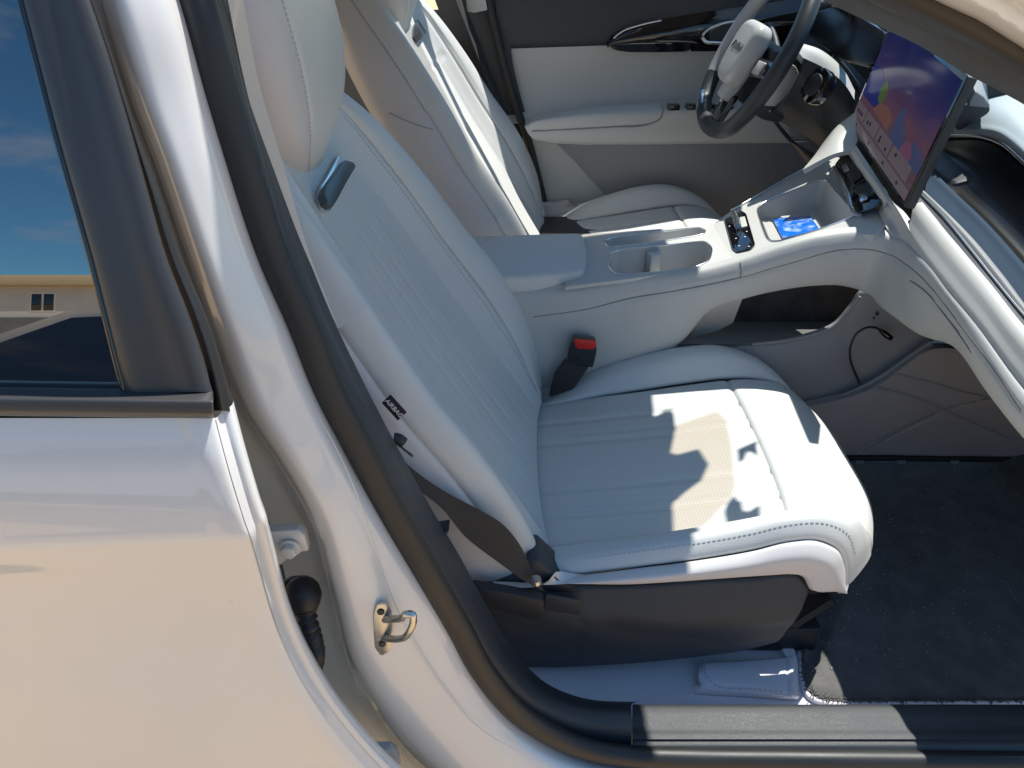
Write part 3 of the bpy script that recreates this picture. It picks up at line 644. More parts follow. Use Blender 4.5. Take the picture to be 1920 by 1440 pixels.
seam_line('seam', side, seam, .0009, M['seam'])
seam_line('seam', side, [(1388,492),(1390,505),(1388,521)], .0011, M['seam'])
seam_line('seam', side, [(1707,526),(1728,540),(1779,600),(1822,660)], .0014, M['seam'])
# armrest lid
lid = prism('armrest_lid', round_poly([PZ(u, v, .765) for u, v in ((860,441),(1094,435),(1102,470),(1096,508),(1000,516),(900,522))], .022, 7), (0, 0, -.036), M['leather'], co, .010, 5)
prism('lid_base', round_poly([PZ(u, v, .735) for u, v in ((850,460),(1060,455),(1064,474),(1060,520),(1000,530),(880,536))], .010, 5), (0, 0, -.05), M['deck'], co, .004)
# upper deck with cup holder wells
pA, nA = np.array((.13, 0, .752)), np.array((-.11, 0, 1.0))
A_ = lambda l: [PP(u, v, pA, nA) for u, v in l]
deck_out = A_([(1060,449),(1097,439),(1200,432),(1320,423),(1345,415),(1380,392),(1400,385),(1412,470),(1388,483),(1330,498),(1270,510),(1180,523),(1060,538)])
slot = round_poly(A_([(1134,452),(1150,446),(1310,427),(1323,432),(1320,440),(1140,464)]), .006, 4)
cup = round_poly(A_([(1140,481),(1152,471),(1240,461),(1322,452),(1336,466),(1330,490),(1300,503),(1160,517),(1143,505)]), .014, 5)
plate('cup_deck', deck_out, [slot, cup], (0, 0, -.006), M['deck'], co)
def well(name, loop, depth, m, shrink=.96):
    c = sum(loop) / len(loop); V = [p for p in loop] + [c + (p - c) * shrink - np.array((0, 0, depth * .93)) for p in loop] + [c + (p - c) * (shrink - .08) - np.array((0, 0, depth)) for p in loop] ; n_ = len(loop)
    F = [(i, (i+1) % n_, n_ + (i+1) % n_, n_ + i) for i in range(n_)] + [(n_ + i, n_ + (i+1) % n_, 2*n_ + (i+1) % n_, 2*n_ + i) for i in range(n_)] + [tuple(range(2*n_, 3*n_))]
    bm = bmesh.new(); vv = [bm.verts.new(v) for v in V]; [bm.faces.new([vv[i] for i in f]) for f in F]; bmesh.ops.recalc_face_normals(bm, faces=bm.faces); bmesh.ops.reverse_faces(bm, faces=bm.faces)
    return bm_obj(name, bm, m, co, True, 50)
well('slot_well', slot, .03, M['deck']); cw = well('cup_well', cup, .07, M['deck'])
tube('cup_rim', [p + np.array((0, 0, .0005)) for p in cup], .0016, M['chrome'], co, closed=True, n=80, seg=8)
tube('slot_rim', [p + np.array((0, 0, .0005)) for p in slot], .0014, M['chrome'], co, closed=True, n=80, seg=8)
prism('cup_divider', [p + np.array((0, 0, -.006)) for p in A_([(1212,466),(1238,462),(1242,470),(1222,474)])], (0, 0, -.05), M['deck'], cw, .003)
# sloping tray frame
pB, nB = np.array((.40, 0, .783)), np.array((-.33, 0, 1.0))
B_ = lambda l, d=0.0: [PP(u, v, pB + nB / np.linalg.norm(nB) * d, nB) for u, v in l]
tray = round_poly(B_([(1420,392),(1432,380),(1475,361),(1541,337),(1552,339),(1562,352),(1604,405),(1547,427),(1470,451),(1447,454),(1438,446),(1428,420)]), .008, 4)
frame_out = B_([(1340,421),(1354,408),(1374,394),(1416,370),(1470,338),(1519,311),(1560,292),(1590,300),(1640,385),(1660,425),(1640,441),(1606,438),(1541,446),(1475,463),(1405,487),(1366,484),(1352,466)])
plate('tray_frame', frame_out, [tray], (0, 0, -.012), M['deck'], co)
tube('tray_rim', [p + np.array((0, 0, .0006)) for p in tray], .0018, M['chrome'], co, closed=True, n=90, seg=8)
c_ = sum(tray) / len(tray)
tw = well('tray_well', tray, .055, M['deck'], .98)
tube('frame_edge', B_([(1372,394),(1416,369),(1470,337),(1519,310),(1575,284),(1597,280)], .002), .0024, M['chrome'], co, n=50, seg=8)
# centre stack behind the frame up to the dash
panel('stack_panel', [Py([(1505,318),(1560,290),(1600,280)], .088), Py([(1528,290),(1566,258),(1612,248)], .13), Py([(1546,264),(1570,236),(1604,210)], .17)], M['deck'], co, n=(24, 20), skirt=.01)
panel('stack_slope', [[PP(1590,300,pB,nB), PP(1640,385,pB,nB), PP(1662,427,pB,nB), P(1678,458,-.166)], [P(1597,281,.085), P(1660,372,-.10), P(1690,425,-.16), P(1710,466,-.214)], [P(1605,272,.09), P(1669,371,-.105), P(1701,423,-.178), P(1724,470,-.238)]], M['deck'], co, n=(24, 16), skirt=.01)
# selector panel with toggle and keys
sp = prism('selector_panel', round_poly(B_([(1358,413),(1390,396),(1399,402),(1416,460),(1408,468),(1382,474),(1373,467)], .0015), .004, 4), (0, 0, .002), M['gloss'], co, .0008)
tube('selector_toggle', B_([(1374,398),(1380,412),(1383,424)], .012), .0060, M['chrome'], sp, n=14, seg=12)
prism('toggle_base', round_poly(B_([(1386,410),(1396,408),(1401,426),(1390,429)], .003), .002, 3), (0, 0, .003), M['deck'], sp, .0006)
for u, v in ((1368,424),(1380,447),(1397,444),(1404,462),(1386,461),(1400,434)):
    disc('key_print', PP(u, v, pB + np.array((0, 0, .0042)), nB), (-.3, 0, 1), .0016, .0003, M['white'], sp, n=8, bevel=0)
# air outlets facing the cabin under the screen
vp0, vn = np.array((.615, 0, .86)), np.array((-.75, 0, .66))
V_ = lambda l, d=0.0: [PP(u, v, vp0 + vn * d, vn) for u, v in l]
vent = prism('air_outlet', round_poly(V_([(1566,312),(1577,297),(1596,291),(1610,300),(1634,332),(1656,366),(1656,382),(1643,392),(1612,402),(1590,362)], .001), .006, 4), vn * .004, M['gloss'], co, .0015)
tube('outlet_frame', V_([(1556,322),(1561,316),(1570,326),(1588,360),(1606,402),(1611,405)], .004), .0042, M['chrome'], vent, n=40, seg=10)
prism('outlet_vane', round_poly(V_([(1588,322),(1606,316),(1618,332),(1600,344)], .006), .002, 3), vn * .004, M['dark'], vent, .001)
prism('outlet_vane', round_poly(V_([(1604,352),(1628,344),(1640,366),(1618,378)], .006), .002, 3), vn * .004, M['dark'], vent, .001)
for l in ([(1578,312),(1588,307),(1594,320),(1583,324)], [(1612,366),(1624,364),(1628,374),(1614,380)]): prism('outlet_knob', round_poly(V_(l, .008), .0015, 3), vn * .003, M['chrome'], vent, .0008)
tube('outlet_divider', V_([(1598,354),(1610,344),(1622,336)], .006), .0016, M['dark'], vent, n=12, seg=8)
tube('outlet_rim', V_([(1586,284),(1600,281),(1612,292),(1640,336),(1664,376),(1660,392)], .004), .0022, M['deck'], vent, n=30, seg=8)
# card on the charging pad
cz = np.array((.5, 0, .786)); nC = np.array((-.2, 0, 1.0))
def C2(l, d=0): return [PP(u, v, cz + np.array((0, 0, d)), nC) for u, v in l]
pad = prism('charging_pad', round_poly(C2([(1426,408),(1492,402),(1530,404),(1552,430),(1500,444),(1444,452)]), .006, 4), (0, 0, -.012), M['deck'], co, .002)

# lower console under the bridge: storage hollow, side cover, gutter
lc = [Py([(1220,690),(1300,655),(1380,648),(1440,643),(1500,632),(1560,612),(1592,580),(1625,545),(1680,560)], -.118), Py([(1220,740),(1300,700),(1380,690),(1440,685),(1510,676),(1580,660),(1640,625),(1690,595),(1740,590)], -.128), Py([(1220,800),(1300,770),(1380,764),(1440,760),(1510,752),(1572,742),(1640,706),(1712,655),(1760,635)], -.132)]
panel('lower_console_cover', lc, M['greyvinyl'], co, n=(70, 30), skirt=.008, roll=.008, depth=.004, edges='b', grooves=[(Py([(1610,625),(1625,660),(1640,690)], -.128), .0015, .0015)])
tube('opening_lip', Py([(1410,646),(1470,639),(1520,629),(1565,610),(1592,582),(1612,556)], -.121), .0035, M['greyvinyl'], co, n=50, seg=8)
panel('storage_back', [Py([(1240,470),(1400,470),(1560,470),(1680,470)], .06), Py([(1240,600),(1400,600),(1560,600),(1680,600)], .08), Py([(1240,700),(1400,700),(1560,700),(1680,700)], .08)], M['carpet'], co, n=(10, 8), skirt=.005)
panel('storage_floor', [[(x, -.116, .62) for x in (.20, .40, .65, .72)], [(x, .09, .56) for x in (.20, .40, .65, .72)]], M['carpet'], co, n=(8, 6), skirt=.01, face=(0, 0, 1))
panel('light_through_patch', [Py([(1300,612),(1340,578),(1392,560)], -.09), Py([(1296,634),(1340,622),(1374,606)], -.06)], M['deck'], co, n=(10, 6), skirt=.004)  # pale piece standing in for light seen through from the driver's side
for u, v, r in ((1645,588,.0035), (1638,596,.002), (1661,637,.002)): disc('socket', P(u, v, -.1285), (0, -1, .1), r, .001, M['dark'], co, n=12, bevel=0)
panel('gutter', [Py([(1572,741),(1640,704),(1700,662),(1735,636)], -.131), Py([(1560,748),(1640,712),(1710,664),(1745,640)], -.150), Py([(1570,752),(1645,722),(1712,678),(1752,650)], -.146)], M['greyvinyl'], co, n=(40, 10), skirt=0)
# quilted lining of the tunnel in the footwell
q_top = Py([(1480,770),(1545,756),(1600,742),(1640,726),(1676,702),(1710,676),(1735,660),(1765,653),(1800,655),(1870,655),(1990,655)], -.158)
q_bot = Py([(1480,856),(1545,856),(1600,856),(1640,856),(1676,856),(1710,857),(1735,857),(1765,858),(1800,858),(1870,859),(1990,860)], -.150)
mid = [a * .5 + b * .5 + np.array((0, -.006, 0)) for a, b in zip(q_top, q_bot)]
QL = [Py([(1681,701),(1740,715),(1800,733),(1862,747)], -.158), Py([(1646,726),(1700,741),(1770,768),(1845,802),(1900,825)], -.158), Py([(1862,746),(1810,757),(1770,769),(1700,802),(1618,846)], -.158)]
sb2 = [p + np.array((0, 0, -.006)) for p in q_top[1:9]]
quilt = panel('quilted_lining', [q_top, mid, q_bot], M['quilt'], co, n=(130, 50), skirt=.02, roll=.008, depth=.004, edges='t', grooves=[(l, .0036, .0050) for l in QL], stitches=[(sb2, M['stitch'], 0)])
for l_ in ([(1681,701),(1740,715),(1800,733),(1862,747)], [(1646,726),(1700,741),(1770,768),(1845,802),(1900,825)], [(1862,746),(1810,757),(1770,769),(1700,802),(1618,846)]): seam_line('quilt_seam', quilt, l_, .0011, M['seam'])
prism('lining_base_strip', Py([(1470,856),(1990,860),(1990,868),(1470,864)], -.152), (0, .02, 0), M['dark'], co, .001)
for u in (1612, 1690, 1790): box('trim_clip', P(u, 866, -.156), (.016, .006, .006), M['greyvinyl'], co, .001)

card = thing('blue_card', 'glossy blue card lying in the console tray', 'card')
m_card = mat('blue_print', (.02, .18, .75), .12, coat=1.0)
t = m_card.node_tree; n_ = t.nodes.new('ShaderNodeTexNoise'); n_.inputs['Scale'].default_value = 55; n_.inputs['Detail'].default_value = 3; r_ = t.nodes.new('ShaderNodeValToRGB')
tcn = t.nodes.new('ShaderNodeTexCoord'); t.links.new(tcn.outputs['Object'], n_.inputs['Vector']); r_.color_ramp.elements[0].position = .5; r_.color_ramp.elements[0].color = (.012, .16, .72, 1); r_.color_ramp.elements[1].position = .72; r_.color_ramp.elements[1].color = (.45, .62, .85, 1)
t.links.new(n_.outputs['Fac'], r_.inputs['Fac']); t.links.new(r_.outputs['Color'], t.nodes['Principled BSDF'].inputs['Base Color'])
prism('card_face', round_poly(C2([(1448,411),(1518,405),(1536,430),(1500,440),(1467,447)], .0025), .003, 3), (0, 0, .0015), m_card, card, .0004)

# USB lead hanging in the footwell
cb = thing('usb_cable', 'short black charging lead looping in front of the grey lower console', 'cable')
tube('lead', Py([(1612,718,-.142),(1603,698,-.150),(1594,670,-.160),(1596,645,-.165),(1606,626,-.165),(1622,615,-.162),(1640,614,-.158),(1652,620,-.152)], 0), .0022, M['dark'], cb, n=70, seg=10)
tube('plug', Py([(1650,619),(1658,625),(1666,631),(1671,634)], -.150), [.0032, .0055, .006, .0052], M['gloss'], cb, n=16, seg=12)

# ================================================================== dashboard (passenger half, centre and driver's binnacle)
db = thing('dashboard', 'white and blue-grey dashboard with dark passenger panel and chrome strip', 'dashboard')
D1 = [PX(1700,445,.640), PX(1729,487,.637), PX(1779,550,.637), PX(1838,621,.639), PX(1925,738,.642), np.array((.667,-.74,.79))]
D2 = [PX(1722,380,.662), PX(1750,414,.662), PX(1800,475,.662), PX(1845,529,.662), PX(1935,640,.662), np.array((.69,-.74,.83))]
D3 = [PX(1722,360,.675), PX(1770,407,.675), PX(1820,467,.675), PX(1862,520,.675), PX(1940,612,.675), np.array((.70,-.74,.84))]
D4 = [PX(1735,360,.690), PX(1786,408,.692), PX(1832,456,.692), PX(1878,512,.692), PX(1945,598,.692), np.array((.715,-.74,.85))]
D5 = [PX(1740,310,.725), PX(1787,357,.725), PX(1850,417,.725), PX(1920,495,.725), PX(1990,580,.725), np.array((.75,-.74,.87))]
D5b = [PX(1740,305,.745), PX(1790,350,.745), PX(1852,408,.745), PX(1922,482,.745), PX(1995,565,.745), np.array((.77,-.74,.88))]
D6 = [PX(1740,262,.80), PX(1795,261,.80), PX(1840,264,.80), PX(1877,279,.80), PX(1925,320,.80), np.array((.82,-.74,.95))]
D7 = [PX(1740,256,.795), PX(1795,254,.795), PX(1845,257,.795), PX(1880,270,.795), PX(1930,314,.795), np.array((.815,-.74,.955))]
D8 = [PX(1740,248,.79), PX(1800,246,.79), PX(1860,248,.79), PX(1895,267,.79), PX(1940,306,.79), np.array((.81,-.74,.965))]
D8b = [PX(1740,232,.80), PX(1800,230,.80), PX(1865,232,.80), PX(1905,250,.80), PX(1950,290,.80), np.array((.82,-.74,.97))]
panel('dash_front', [[p + np.array((.004, 0, -.01)) for p in D1], D1, [p * .55 + q * .45 + np.array((-.003, 0, .002)) for p, q in zip(D1, D2)], D2, [p + np.array((.006, 0, .001)) for p in D2]], M['deck'], db, n=(50, 16), skirt=0)
panel('dash_ledge', [[p + np.array((0, 0, -.003)) for p in D2], [p + np.array((0, 0, -.002)) for p in D3]], M['ledge'], db, n=(50, 4), skirt=.006)
tube('ledge_strip', D3, .0014, M['chrome'], db, n=60, seg=8)
panel('dash_roll', [D3, [p * .5 + q * .5 + np.array((-.004, 0, .006)) for p, q in zip(D3, D4)], D4], M['greyvinyl'], db, n=(50, 10), skirt=.006)
panel('dash_deck', [[p + np.array((0, 0, -.002)) for p in D4], [p * .5 + q * .5 for p, q in zip(D4, D5)], D5, [p + np.array((.004, 0, -.004)) for p in D5]], M['deck_sky'], db, n=(50, 12), skirt=.004)
panel('passenger_display', [[p + np.array((.006, 0, -.006)) for p in D5], D5b, [p * .5 + q * .5 + np.array((.012, 0, 0)) for p, q in zip(D5b, D6)], D6], M['display'], db, n=(50, 16), skirt=.004)
tube('chrome_strip', D7, .0042, M['chrome'], db, n=60, seg=10)
panel('dash_pad', [[p + np.array((.008, 0, -.012)) for p in D8], D8, D8b, [PX(1740,185,.88), PX(1800,175,.88), PX(1870,178,.88), PX(1930,205,.88), PX(1990,250,.88), (.9,-.75,.99)], [PX(1740,110,1.05), PX(1800,105,1.05), PX(1870,105,1.05), PX(1960,120,1.05), PX(2040,180,1.05), (1.05,-.76,1.03)], [(1.3,.45,1.07), (1.3,.2,1.075), (1.3,-.1,1.075), (1.3,-.45,1.07), (1.3,-.6,1.06), (1.3,-.78,1.05)]], M['padtop'], db, n=(50, 40), skirt=.004)
# underside over the footwell
panel('dash_underside', [[p + np.array((.002, 0, .002)) for p in low[10:]], [p * .5 + q * .5 + np.array((.1, 0, -.01)) for p, q in zip(low[10:], low[10:])], [p + np.array((.45, 0, -.02)) for p in low[10:]]], M['dark'], db, n=(30, 10), skirt=.004, face=(0, 0, -1))
# side end of the dash beyond the frame is left to the door shut face
panel('dash_end', [[(.645, -.72, .74), (.8, -.72, .70), (1.2, -.72, .66)], [(.70, -.725, .93), (.85, -.725, .98), (1.2, -.725, 1.0)]], M['vinyl'], db, n=(12, 8), skirt=.01)

# driver's side of the dash
prism('dash_core', [(.86,-.70,.60),(1.28,-.70,.60),(1.28,-.70,1.04),(.90,-.70,1.0)], (0, 1.42, 0), M['dark'], db, .01)
prism('driver_core', [(.82,.08,.60),(1.25,.08,.60),(1.25,.08,1.06),(.84,.08,1.05)], (0, .66, 0), M['dark'], db, .01)
prism('center_core', [(.70,-.10,.66),(.88,-.10,.66),(.88,-.10,.96),(.74,-.10,.92)], (0, .30, 0), M['dark'], db, .01)
panel('knee_panel', [Py([(1440,215),(1475,235),(1520,262),(1556,290)], .30), Py([(1470,190),(1510,205),(1545,235),(1572,250)], .24), Py([(1500,140),(1535,165),(1575,190),(1600,214)], .20), Py([(1510,110),(1550,130),(1585,160),(1604,190)], .20)], M['dark'], db, n=(24, 20), skirt=.01)
panel('binnacle_lower_pad', [Py([(1492,92),(1530,135),(1570,160),(1603,196)], .24), Py([(1496,84),(1535,104),(1576,140),(1602,180)], .26), Py([(1500,80),(1540,94),(1580,128),(1603,170)], .28)], M['vinyl'], db, n=(24, 14), skirt=.008)
kn = disc('round_switch', P(1541, 166, .19), (-.85, -.35, .35), .034, .022, M['gloss'], db, n=36, bevel=.004)
disc('switch_cap', P(1541, 166, .19) + np.array((-.019, -.008, .008)), (-.85, -.35, .35), .021, .006, M['dark'], kn, n=30, bevel=.002)
tube('switch_mark', Py([(1533,170),(1545,172),(1552,178)], .165), .0018, M['chrome'], kn, n=8, seg=6)
ip, iN = P(1575, 68, .33), np.array((-.90, -.16, .40))
bc = prism('instrument_display', round_poly([PP(u, v, ip, iN) for u, v in ((1514,50),(1530,22),(1568,10),(1600,24),(1660,60),(1640,118),(1625,124),(1580,112),(1516,68))], .008, 3), -iN * .02, M['display'], db, .002)
tube('display_hood', Py([(1498,80),(1510,40),(1530,14),(1566,4),(1600,16),(1640,40),(1672,62)], .36), .010, M['trim'], bc, n=50, seg=12)
tube('display_chrome', Py([(1560,10),(1590,15),(1620,36),(1660,68)], .325), .005, M['chrome'], bc, n=30, seg=8)
panel('display_shelf', [Py([(1500,75),(1530,100),(1575,128),(1612,172)], .33), Py([(1512,62),(1550,92),(1590,116),(1630,160)], .34)], M['trim'], bc, n=(20, 6), skirt=.006)
tube('shelf_chrome', Py([(1562,104),(1585,128),(1612,165)], .315), .0045, M['trim'], bc, n=20, seg=8)
panel('driver_dash_pad', [Py([(1560,2),(1600,14),(1640,34),(1690,70)], .36), Py([(1540,-20),(1600,-5),(1660,25),(1710,60)], .50), [(1.3, .75, 1.07), (1.3, .7, 1.075), (1.3, .6, 1.075), (1.3, .45, 1.07)]], M['padtop'], db, n=(24, 20), skirt=.006)
panel('driver_lower_dash', [Py([(1440,215),(1475,260),(1520,285),(1556,292)], .34), [(.9,.72,.62),(.9,.55,.60),(.9,.35,.60),(.9,.12,.60)]], M['dark'], db, n=(16, 8), skirt=.006)

# ================================================================== touch screen
ts = thing('touch_screen', 'large tilted tablet touchscreen glowing purple and blue above the console', 'screen')
TL, TR, BR, BL = P(1664, 42, .19), P(1817, 143, -.19), P(1698, 390, -.19), P(1592, 234, .19)
TL = TR + BL - BR
ex, ey = TR - TL, TL - BL; nS = np.cross(ex, ey); nS = -nS / np.linalg.norm(nS) * np.sign(np.dot(np.cross(ex, ey), np.array((1, 0, 0))))
if nS[0] > 0: nS = -nS
def Q(s, t, d=0.0): return (BL * (1-s) + BR * s) * (1-t) + (TL * (1-s) + TR * s) * t + nS * d
prism('housing', round_poly([Q(0,0), Q(1,0), Q(1,1), Q(0,1)], .004, 3), -nS * .014, M['trim'], ts, .0015)
prism('bezel', [Q(.004,.006,.0006), Q(.996,.006,.0006), Q(.996,.994,.0006), Q(.004,.994,.0006)], nS * .0012, M['gloss'], ts, .0004)
m_scr = bpy.data.materials.new('screen_picture'); m_scr.use_nodes = True
t = m_scr.node_tree; b_ = t.nodes['Principled BSDF']; b_.inputs['Base Color'].default_value = (.01, .01, .015, 1); b_.inputs['Roughness'].default_value = .12; b_.inputs['Specular IOR Level'].default_value = .12
uvn = t.nodes.new('ShaderNodeUVMap'); sx_ = t.nodes.new('ShaderNodeSeparateXYZ'); t.links.new(uvn.outputs['UV'], sx_.inputs['Vector'])
rr = t.nodes.new('ShaderNodeValToRGB'); rr.color_ramp.elements[0].position = .15; rr.color_ramp.elements[0].color = (.085, .050, .062, 1); rr.color_ramp.elements[1].position = .95; rr.color_ramp.elements[1].color = (.010, .016, .085, 1)
e = rr.color_ramp.elements.new(.45); e.color = (.095, .045, .075, 1); e = rr.color_ramp.elements.new(.65); e.color = (.035, .028, .095, 1)
n2 = t.nodes.new('ShaderNodeTexNoise'); n2.inputs['Scale'].default_value = 4; t.links.new(uvn.outputs['UV'], n2.inputs['Vector'])
ad = t.nodes.new('ShaderNodeMath'); ad.operation = 'MULTIPLY_ADD'; ad.inputs[1].default_value = .35; t.links.new(n2.outputs['Fac'], ad.inputs[0]); t.links.new(sx_.outputs['Y'], ad.inputs[2])
sb_ = t.nodes.new('ShaderNodeMath'); sb_.operation = 'SUBTRACT'; sb_.inputs[1].default_value = .17; t.links.new(ad.outputs[0], sb_.inputs[0]); t.links.new(sb_.outputs[0], rr.inputs['Fac'])
t.links.new(rr.outputs['Color'], b_.inputs['Emission Color']); b_.inputs['Emission Strength'].default_value = 0.42
a0, a1, b0, b1 = .022, .978, .035, .955
pic = mesh_obj('picture', [Q(a0,b0,.0022), Q(a1,b0,.0022), Q(a1,b1,.0022), Q(a0,b1,.0022)], [(0,1,2,3)], m_scr, ts, False)
ul = pic.data.uv_layers.new(name='UVMap')
for lp, uv in zip(ul.data, ((0,0),(1,0),(1,1),(0,1))): lp.uv = uv
def scr(name, col, e_=.35): return mat(name, tuple(c * .05 for c in col), .12, spec=.12, emit=col, estr=e_ * 1.2)
m_tile = scr('screen_tile', (.20, .165, .20), .20); m_dark = scr('screen_dark', (.02, .02, .06), .2); m_navy = scr('screen_navy', (.02, .03, .16), .3); m_rose = scr('screen_rose', (.11, .045, .085), .45); m_green = scr('screen_green', (.06, .10, .04), .35); m_amber = scr('screen_amber', (.12, .060, .055), .4); m_slate = scr('screen_slate', (.05, .06, .13), .35)
def blob(name, pts, m, d): return prism(name, [Q(a0 + (a1-a0) * s, b0 + (b1-b0) * t_, d) for s, t_ in pts], nS * .0002, m, pic, 0)
def ell(cx, cy, rx, ry, n=20): return [(cx + rx * math.cos(2*math.pi*k/n), cy + ry * math.sin(2*math.pi*k/n)) for k in range(n)]
blob('scenery', [(.0,.30),(.30,.30),(.30,.42),(.22,.55),(.12,.62),(.04,.60),(0,.66)], m_navy, .0024)
blob('scenery', ell(.27,.47,.05,.10), m_green, .0026)
blob('scenery', [(.22,.28),(.5,.26),(.52,.36),(.42,.42),(.30,.40)], m_amber, .0026)
blob('scenery', [(.55,.24),(.55,.46),(.58,.52),(.62,.52),(.66,.42),(.70,.40),(.72,.34),(.80,.34),(.84,.40),(.96,.38),(1,.30),(1,.22)], m_slate, .0026)
blob('scenery', [(.48,.60),(.54,.62),(.58,.56),(.50,.52)], m_slate, .0028) if False else None
blob('balloon', ell(.80,.26,.07,.10), m_rose, .0029)
blob('balloon', ell(.66,.28,.055,.075), m_slate, .0029)
blob('menu_bar', [(0,.0),(1,.0),(1,.085),(0,.085)], m_tile, .0031)
for x0, x1 in ((.0,.17), (.185,.40), (.42,.63), (.65,.93)): blob('tile', [(x0,.105),(x1,.105),(x1,.235),(x0,.235)], m_tile, .0031)
for s_, t_ in ((.05,.16),(.085,.16),(.12,.16),(.24,.16),(.28,.17),(.47,.17),(.47,.14),(.58,.14),(.72,.19),(.10,.04),(.36,.04),(.62,.04),(.85,.04)): blob('icon', ell(s_, t_, .012, .018, 8), m_dark, .0034)
prism('screen_mount', round_poly(Py([(1790,240),(1800,205),(1812,195),(1850,196),(1857,206),(1852,214),(1810,240),(1796,246)], -.04), .004, 3), (.05, .12, .02), M['dark'], ts, .004)
prism('mount_top', Py([(1815,200),(1828,170),(1846,182),(1858,200),(1850,203)], -.042), (.03, .10, .02), M['greyvinyl'], ts, .003)

# ================================================================== steering wheel
sw = thing('steering_wheel', 'two tone black and white steering wheel in front of the driver seat', 'steering wheel')
W = np.array((.510, .38, 1.045)); al = R(26); nW = np.array((-math.cos(al), 0, math.sin(al))); e1 = np.array((0, -1, 0)); e2 = np.array((math.sin(al), 0, math.cos(al)))
def wp(a, b, d=0.0): return W + e1 * a + e2 * b + nW * d
RW = .186
def rim(a0_, a1_, n=40): return [wp(RW * math.cos(q), (RW * math.sin(q) if math.sin(q) > -.72 else RW * (-.72 + (math.sin(q) + .72) * .62)), 0) for q in np.linspace(a0_, a1_, n)]
seg_ = [('rim_grip', R(-22), R(48), 'whitel'), ('rim_grip', R(48), R(132), 'darkl'), ('rim_grip', R(132), R(205), 'whitel'), ('rim_grip', R(205), R(338), 'darkl')]
M['darkl'] = mat('dark_grey_leather', (.03, .035, .042), .42, bump=.3, bscale=900)
M['whitel'] = mat('grey_white_leather', (.42, .42, .43), .5, bump=.3, bscale=900, var=.04)
for nm, a_, b_, mm in seg_:
    mm2 = M['darkl'] if (nm and (a_ < R(130) or a_ > R(204))) else M['whitel']
    tube(nm, rim(a_, b_), .0172, mm2, sw, n=50, seg=18, up=tuple(nW))
tube('rim_insert', [p + nW * .004 for p in rim(R(222), R(240), 12)], .0150, M['chrome'], sw, n=16, seg=16, up=tuple(nW))
hub = prism('hub', round_poly([wp(-.058,.056,-.005), wp(.058,.056,-.005), wp(.066,-.014,-.005), wp(.046,-.076,-.005), wp(-.046,-.076,-.005), wp(-.066,-.014,-.005)], .040, 8), nW * .044, M['deck'], sw, .016, 5)
prism('lower_spoke', round_poly([wp(-.035,-.045,-.01), wp(.035,-.045,-.01), wp(.026,-.105,-.005), wp(-.026,-.105,-.005)], .012, 4), nW * .022, M['deck'], sw, .005)
prism('spoke_frame', round_poly([wp(-.030,-.085,-.016), wp(.030,-.085,-.016), wp(.034,-.160,-.012), wp(-.034,-.160,-.012)], .008, 4), nW * .014, M['gloss'], sw, .003)
for s in (-1, 1):
    prism('side_spoke', round_poly([wp(s*.055,.002,-.014), wp(s*.172,.010,-.010), wp(s*.174,-.022,-.010), wp(s*.055,-.040,-.014)], .008, 4), nW * .015, M['gloss'], sw, .004)
    prism('spoke_keys', round_poly([wp(s*.066,-.004,.001), wp(s*.118,-.001,.002), wp(s*.112,-.028,.002), wp(s*.066,-.032,.001)], .006, 4), nW * .004, M['deck'], sw, .0015)
text('hub_lettering', 'VOYAH', wp(0, -.002, .0395), e1, e2, .024, M['darkprint'], hub, th=.0006)
cs = prism('column_shroud', round_poly([np.array(p) for p in Py([(1452,96),(1484,98),(1504,118),(1513,140),(1510,165),(1486,212),(1462,232),(1432,226),(1412,214),(1430,170)], .285)], .006, 4), (0, .19, .0), M['dark'], sw, .008)
prism('shroud_cover', round_poly([np.array(p) for p in Py([(1478,118),(1492,124),(1499,138),(1497,152),(1470,198),(1452,200),(1428,198),(1440,170)], .278)], .004, 4), (0, .012, 0), M['deck'], cs, .003)
for u, v, d in ((1490,134,(6,4)), (1485,129,(4,2))): tube('stalk_print', Py([(u,v),(u+d[0],v+d[1])], .2765), .0012, M['darkprint'], cs, n=4, seg=6)
disc('shroud_screw', P(1443, 208, .284), (0, -1, 0), .003, .001, M['gloss'], cs, n=10, bevel=0)
tube('indicator_stalk', [wp(-.03, .02, -.06), wp(-.12, .05, -.055), wp(-.16, .06, -.05)], .009, M['dark'], sw, n=20)

# ================================================================== driver door (far side)
dd = thing('driver_door', 'closed far driver door with white armrest and dark upper panel', 'car door')
def fr(v, y, us=(930,1000,1100,1200,1320,1450,1600)): return [P(u, v + (u - 945) * -.035, y) for u in us]
panel('upper_trim', [fr(-50, .685), fr(0, .685), fr(60, .69), fr(88, .70), fr(93, .71)], M['trim'], dd, n=(30, 20), skirt=.006)
panel('middle_trim', [fr(92, .705), fr(130, .712), fr(170, .712), fr(205, .70), fr(230, .675)], M['vinyl'], dd, n=(40, 24), skirt=.006)
am_t = [(985,226),(1010,216),(1060,206),(1150,196),(1238,191),(1300,191),(1480,192)]
armr = panel('armrest', [Py(off(am_t, 0, 2), .70), Py(am_t, .655), Py(off(am_t, 0, 8), .615), Py([(984,236),(1010,226),(1060,219),(1150,212),(1240,208),(1300,205),(1480,205)], .598), Py([(990,250),(1020,246),(1060,243),(1150,238),(1240,232),(1300,232),(1480,232)], .594), Py([(1002,262),(1030,265),(1060,266),(1150,266),(1240,265),(1300,264),(1480,263)], .600), Py([(1010,264),(1040,268),(1060,269),(1150,269),(1240,268),(1300,267),(1480,266)], .66)], M['vinyl'], dd, n=(70, 40), skirt=0,
      grooves=[(Py([(988,246),(1060,243),(1150,238),(1215,233),(1236,224),(1243,208),(1240,196)], .596), .003, .003)])
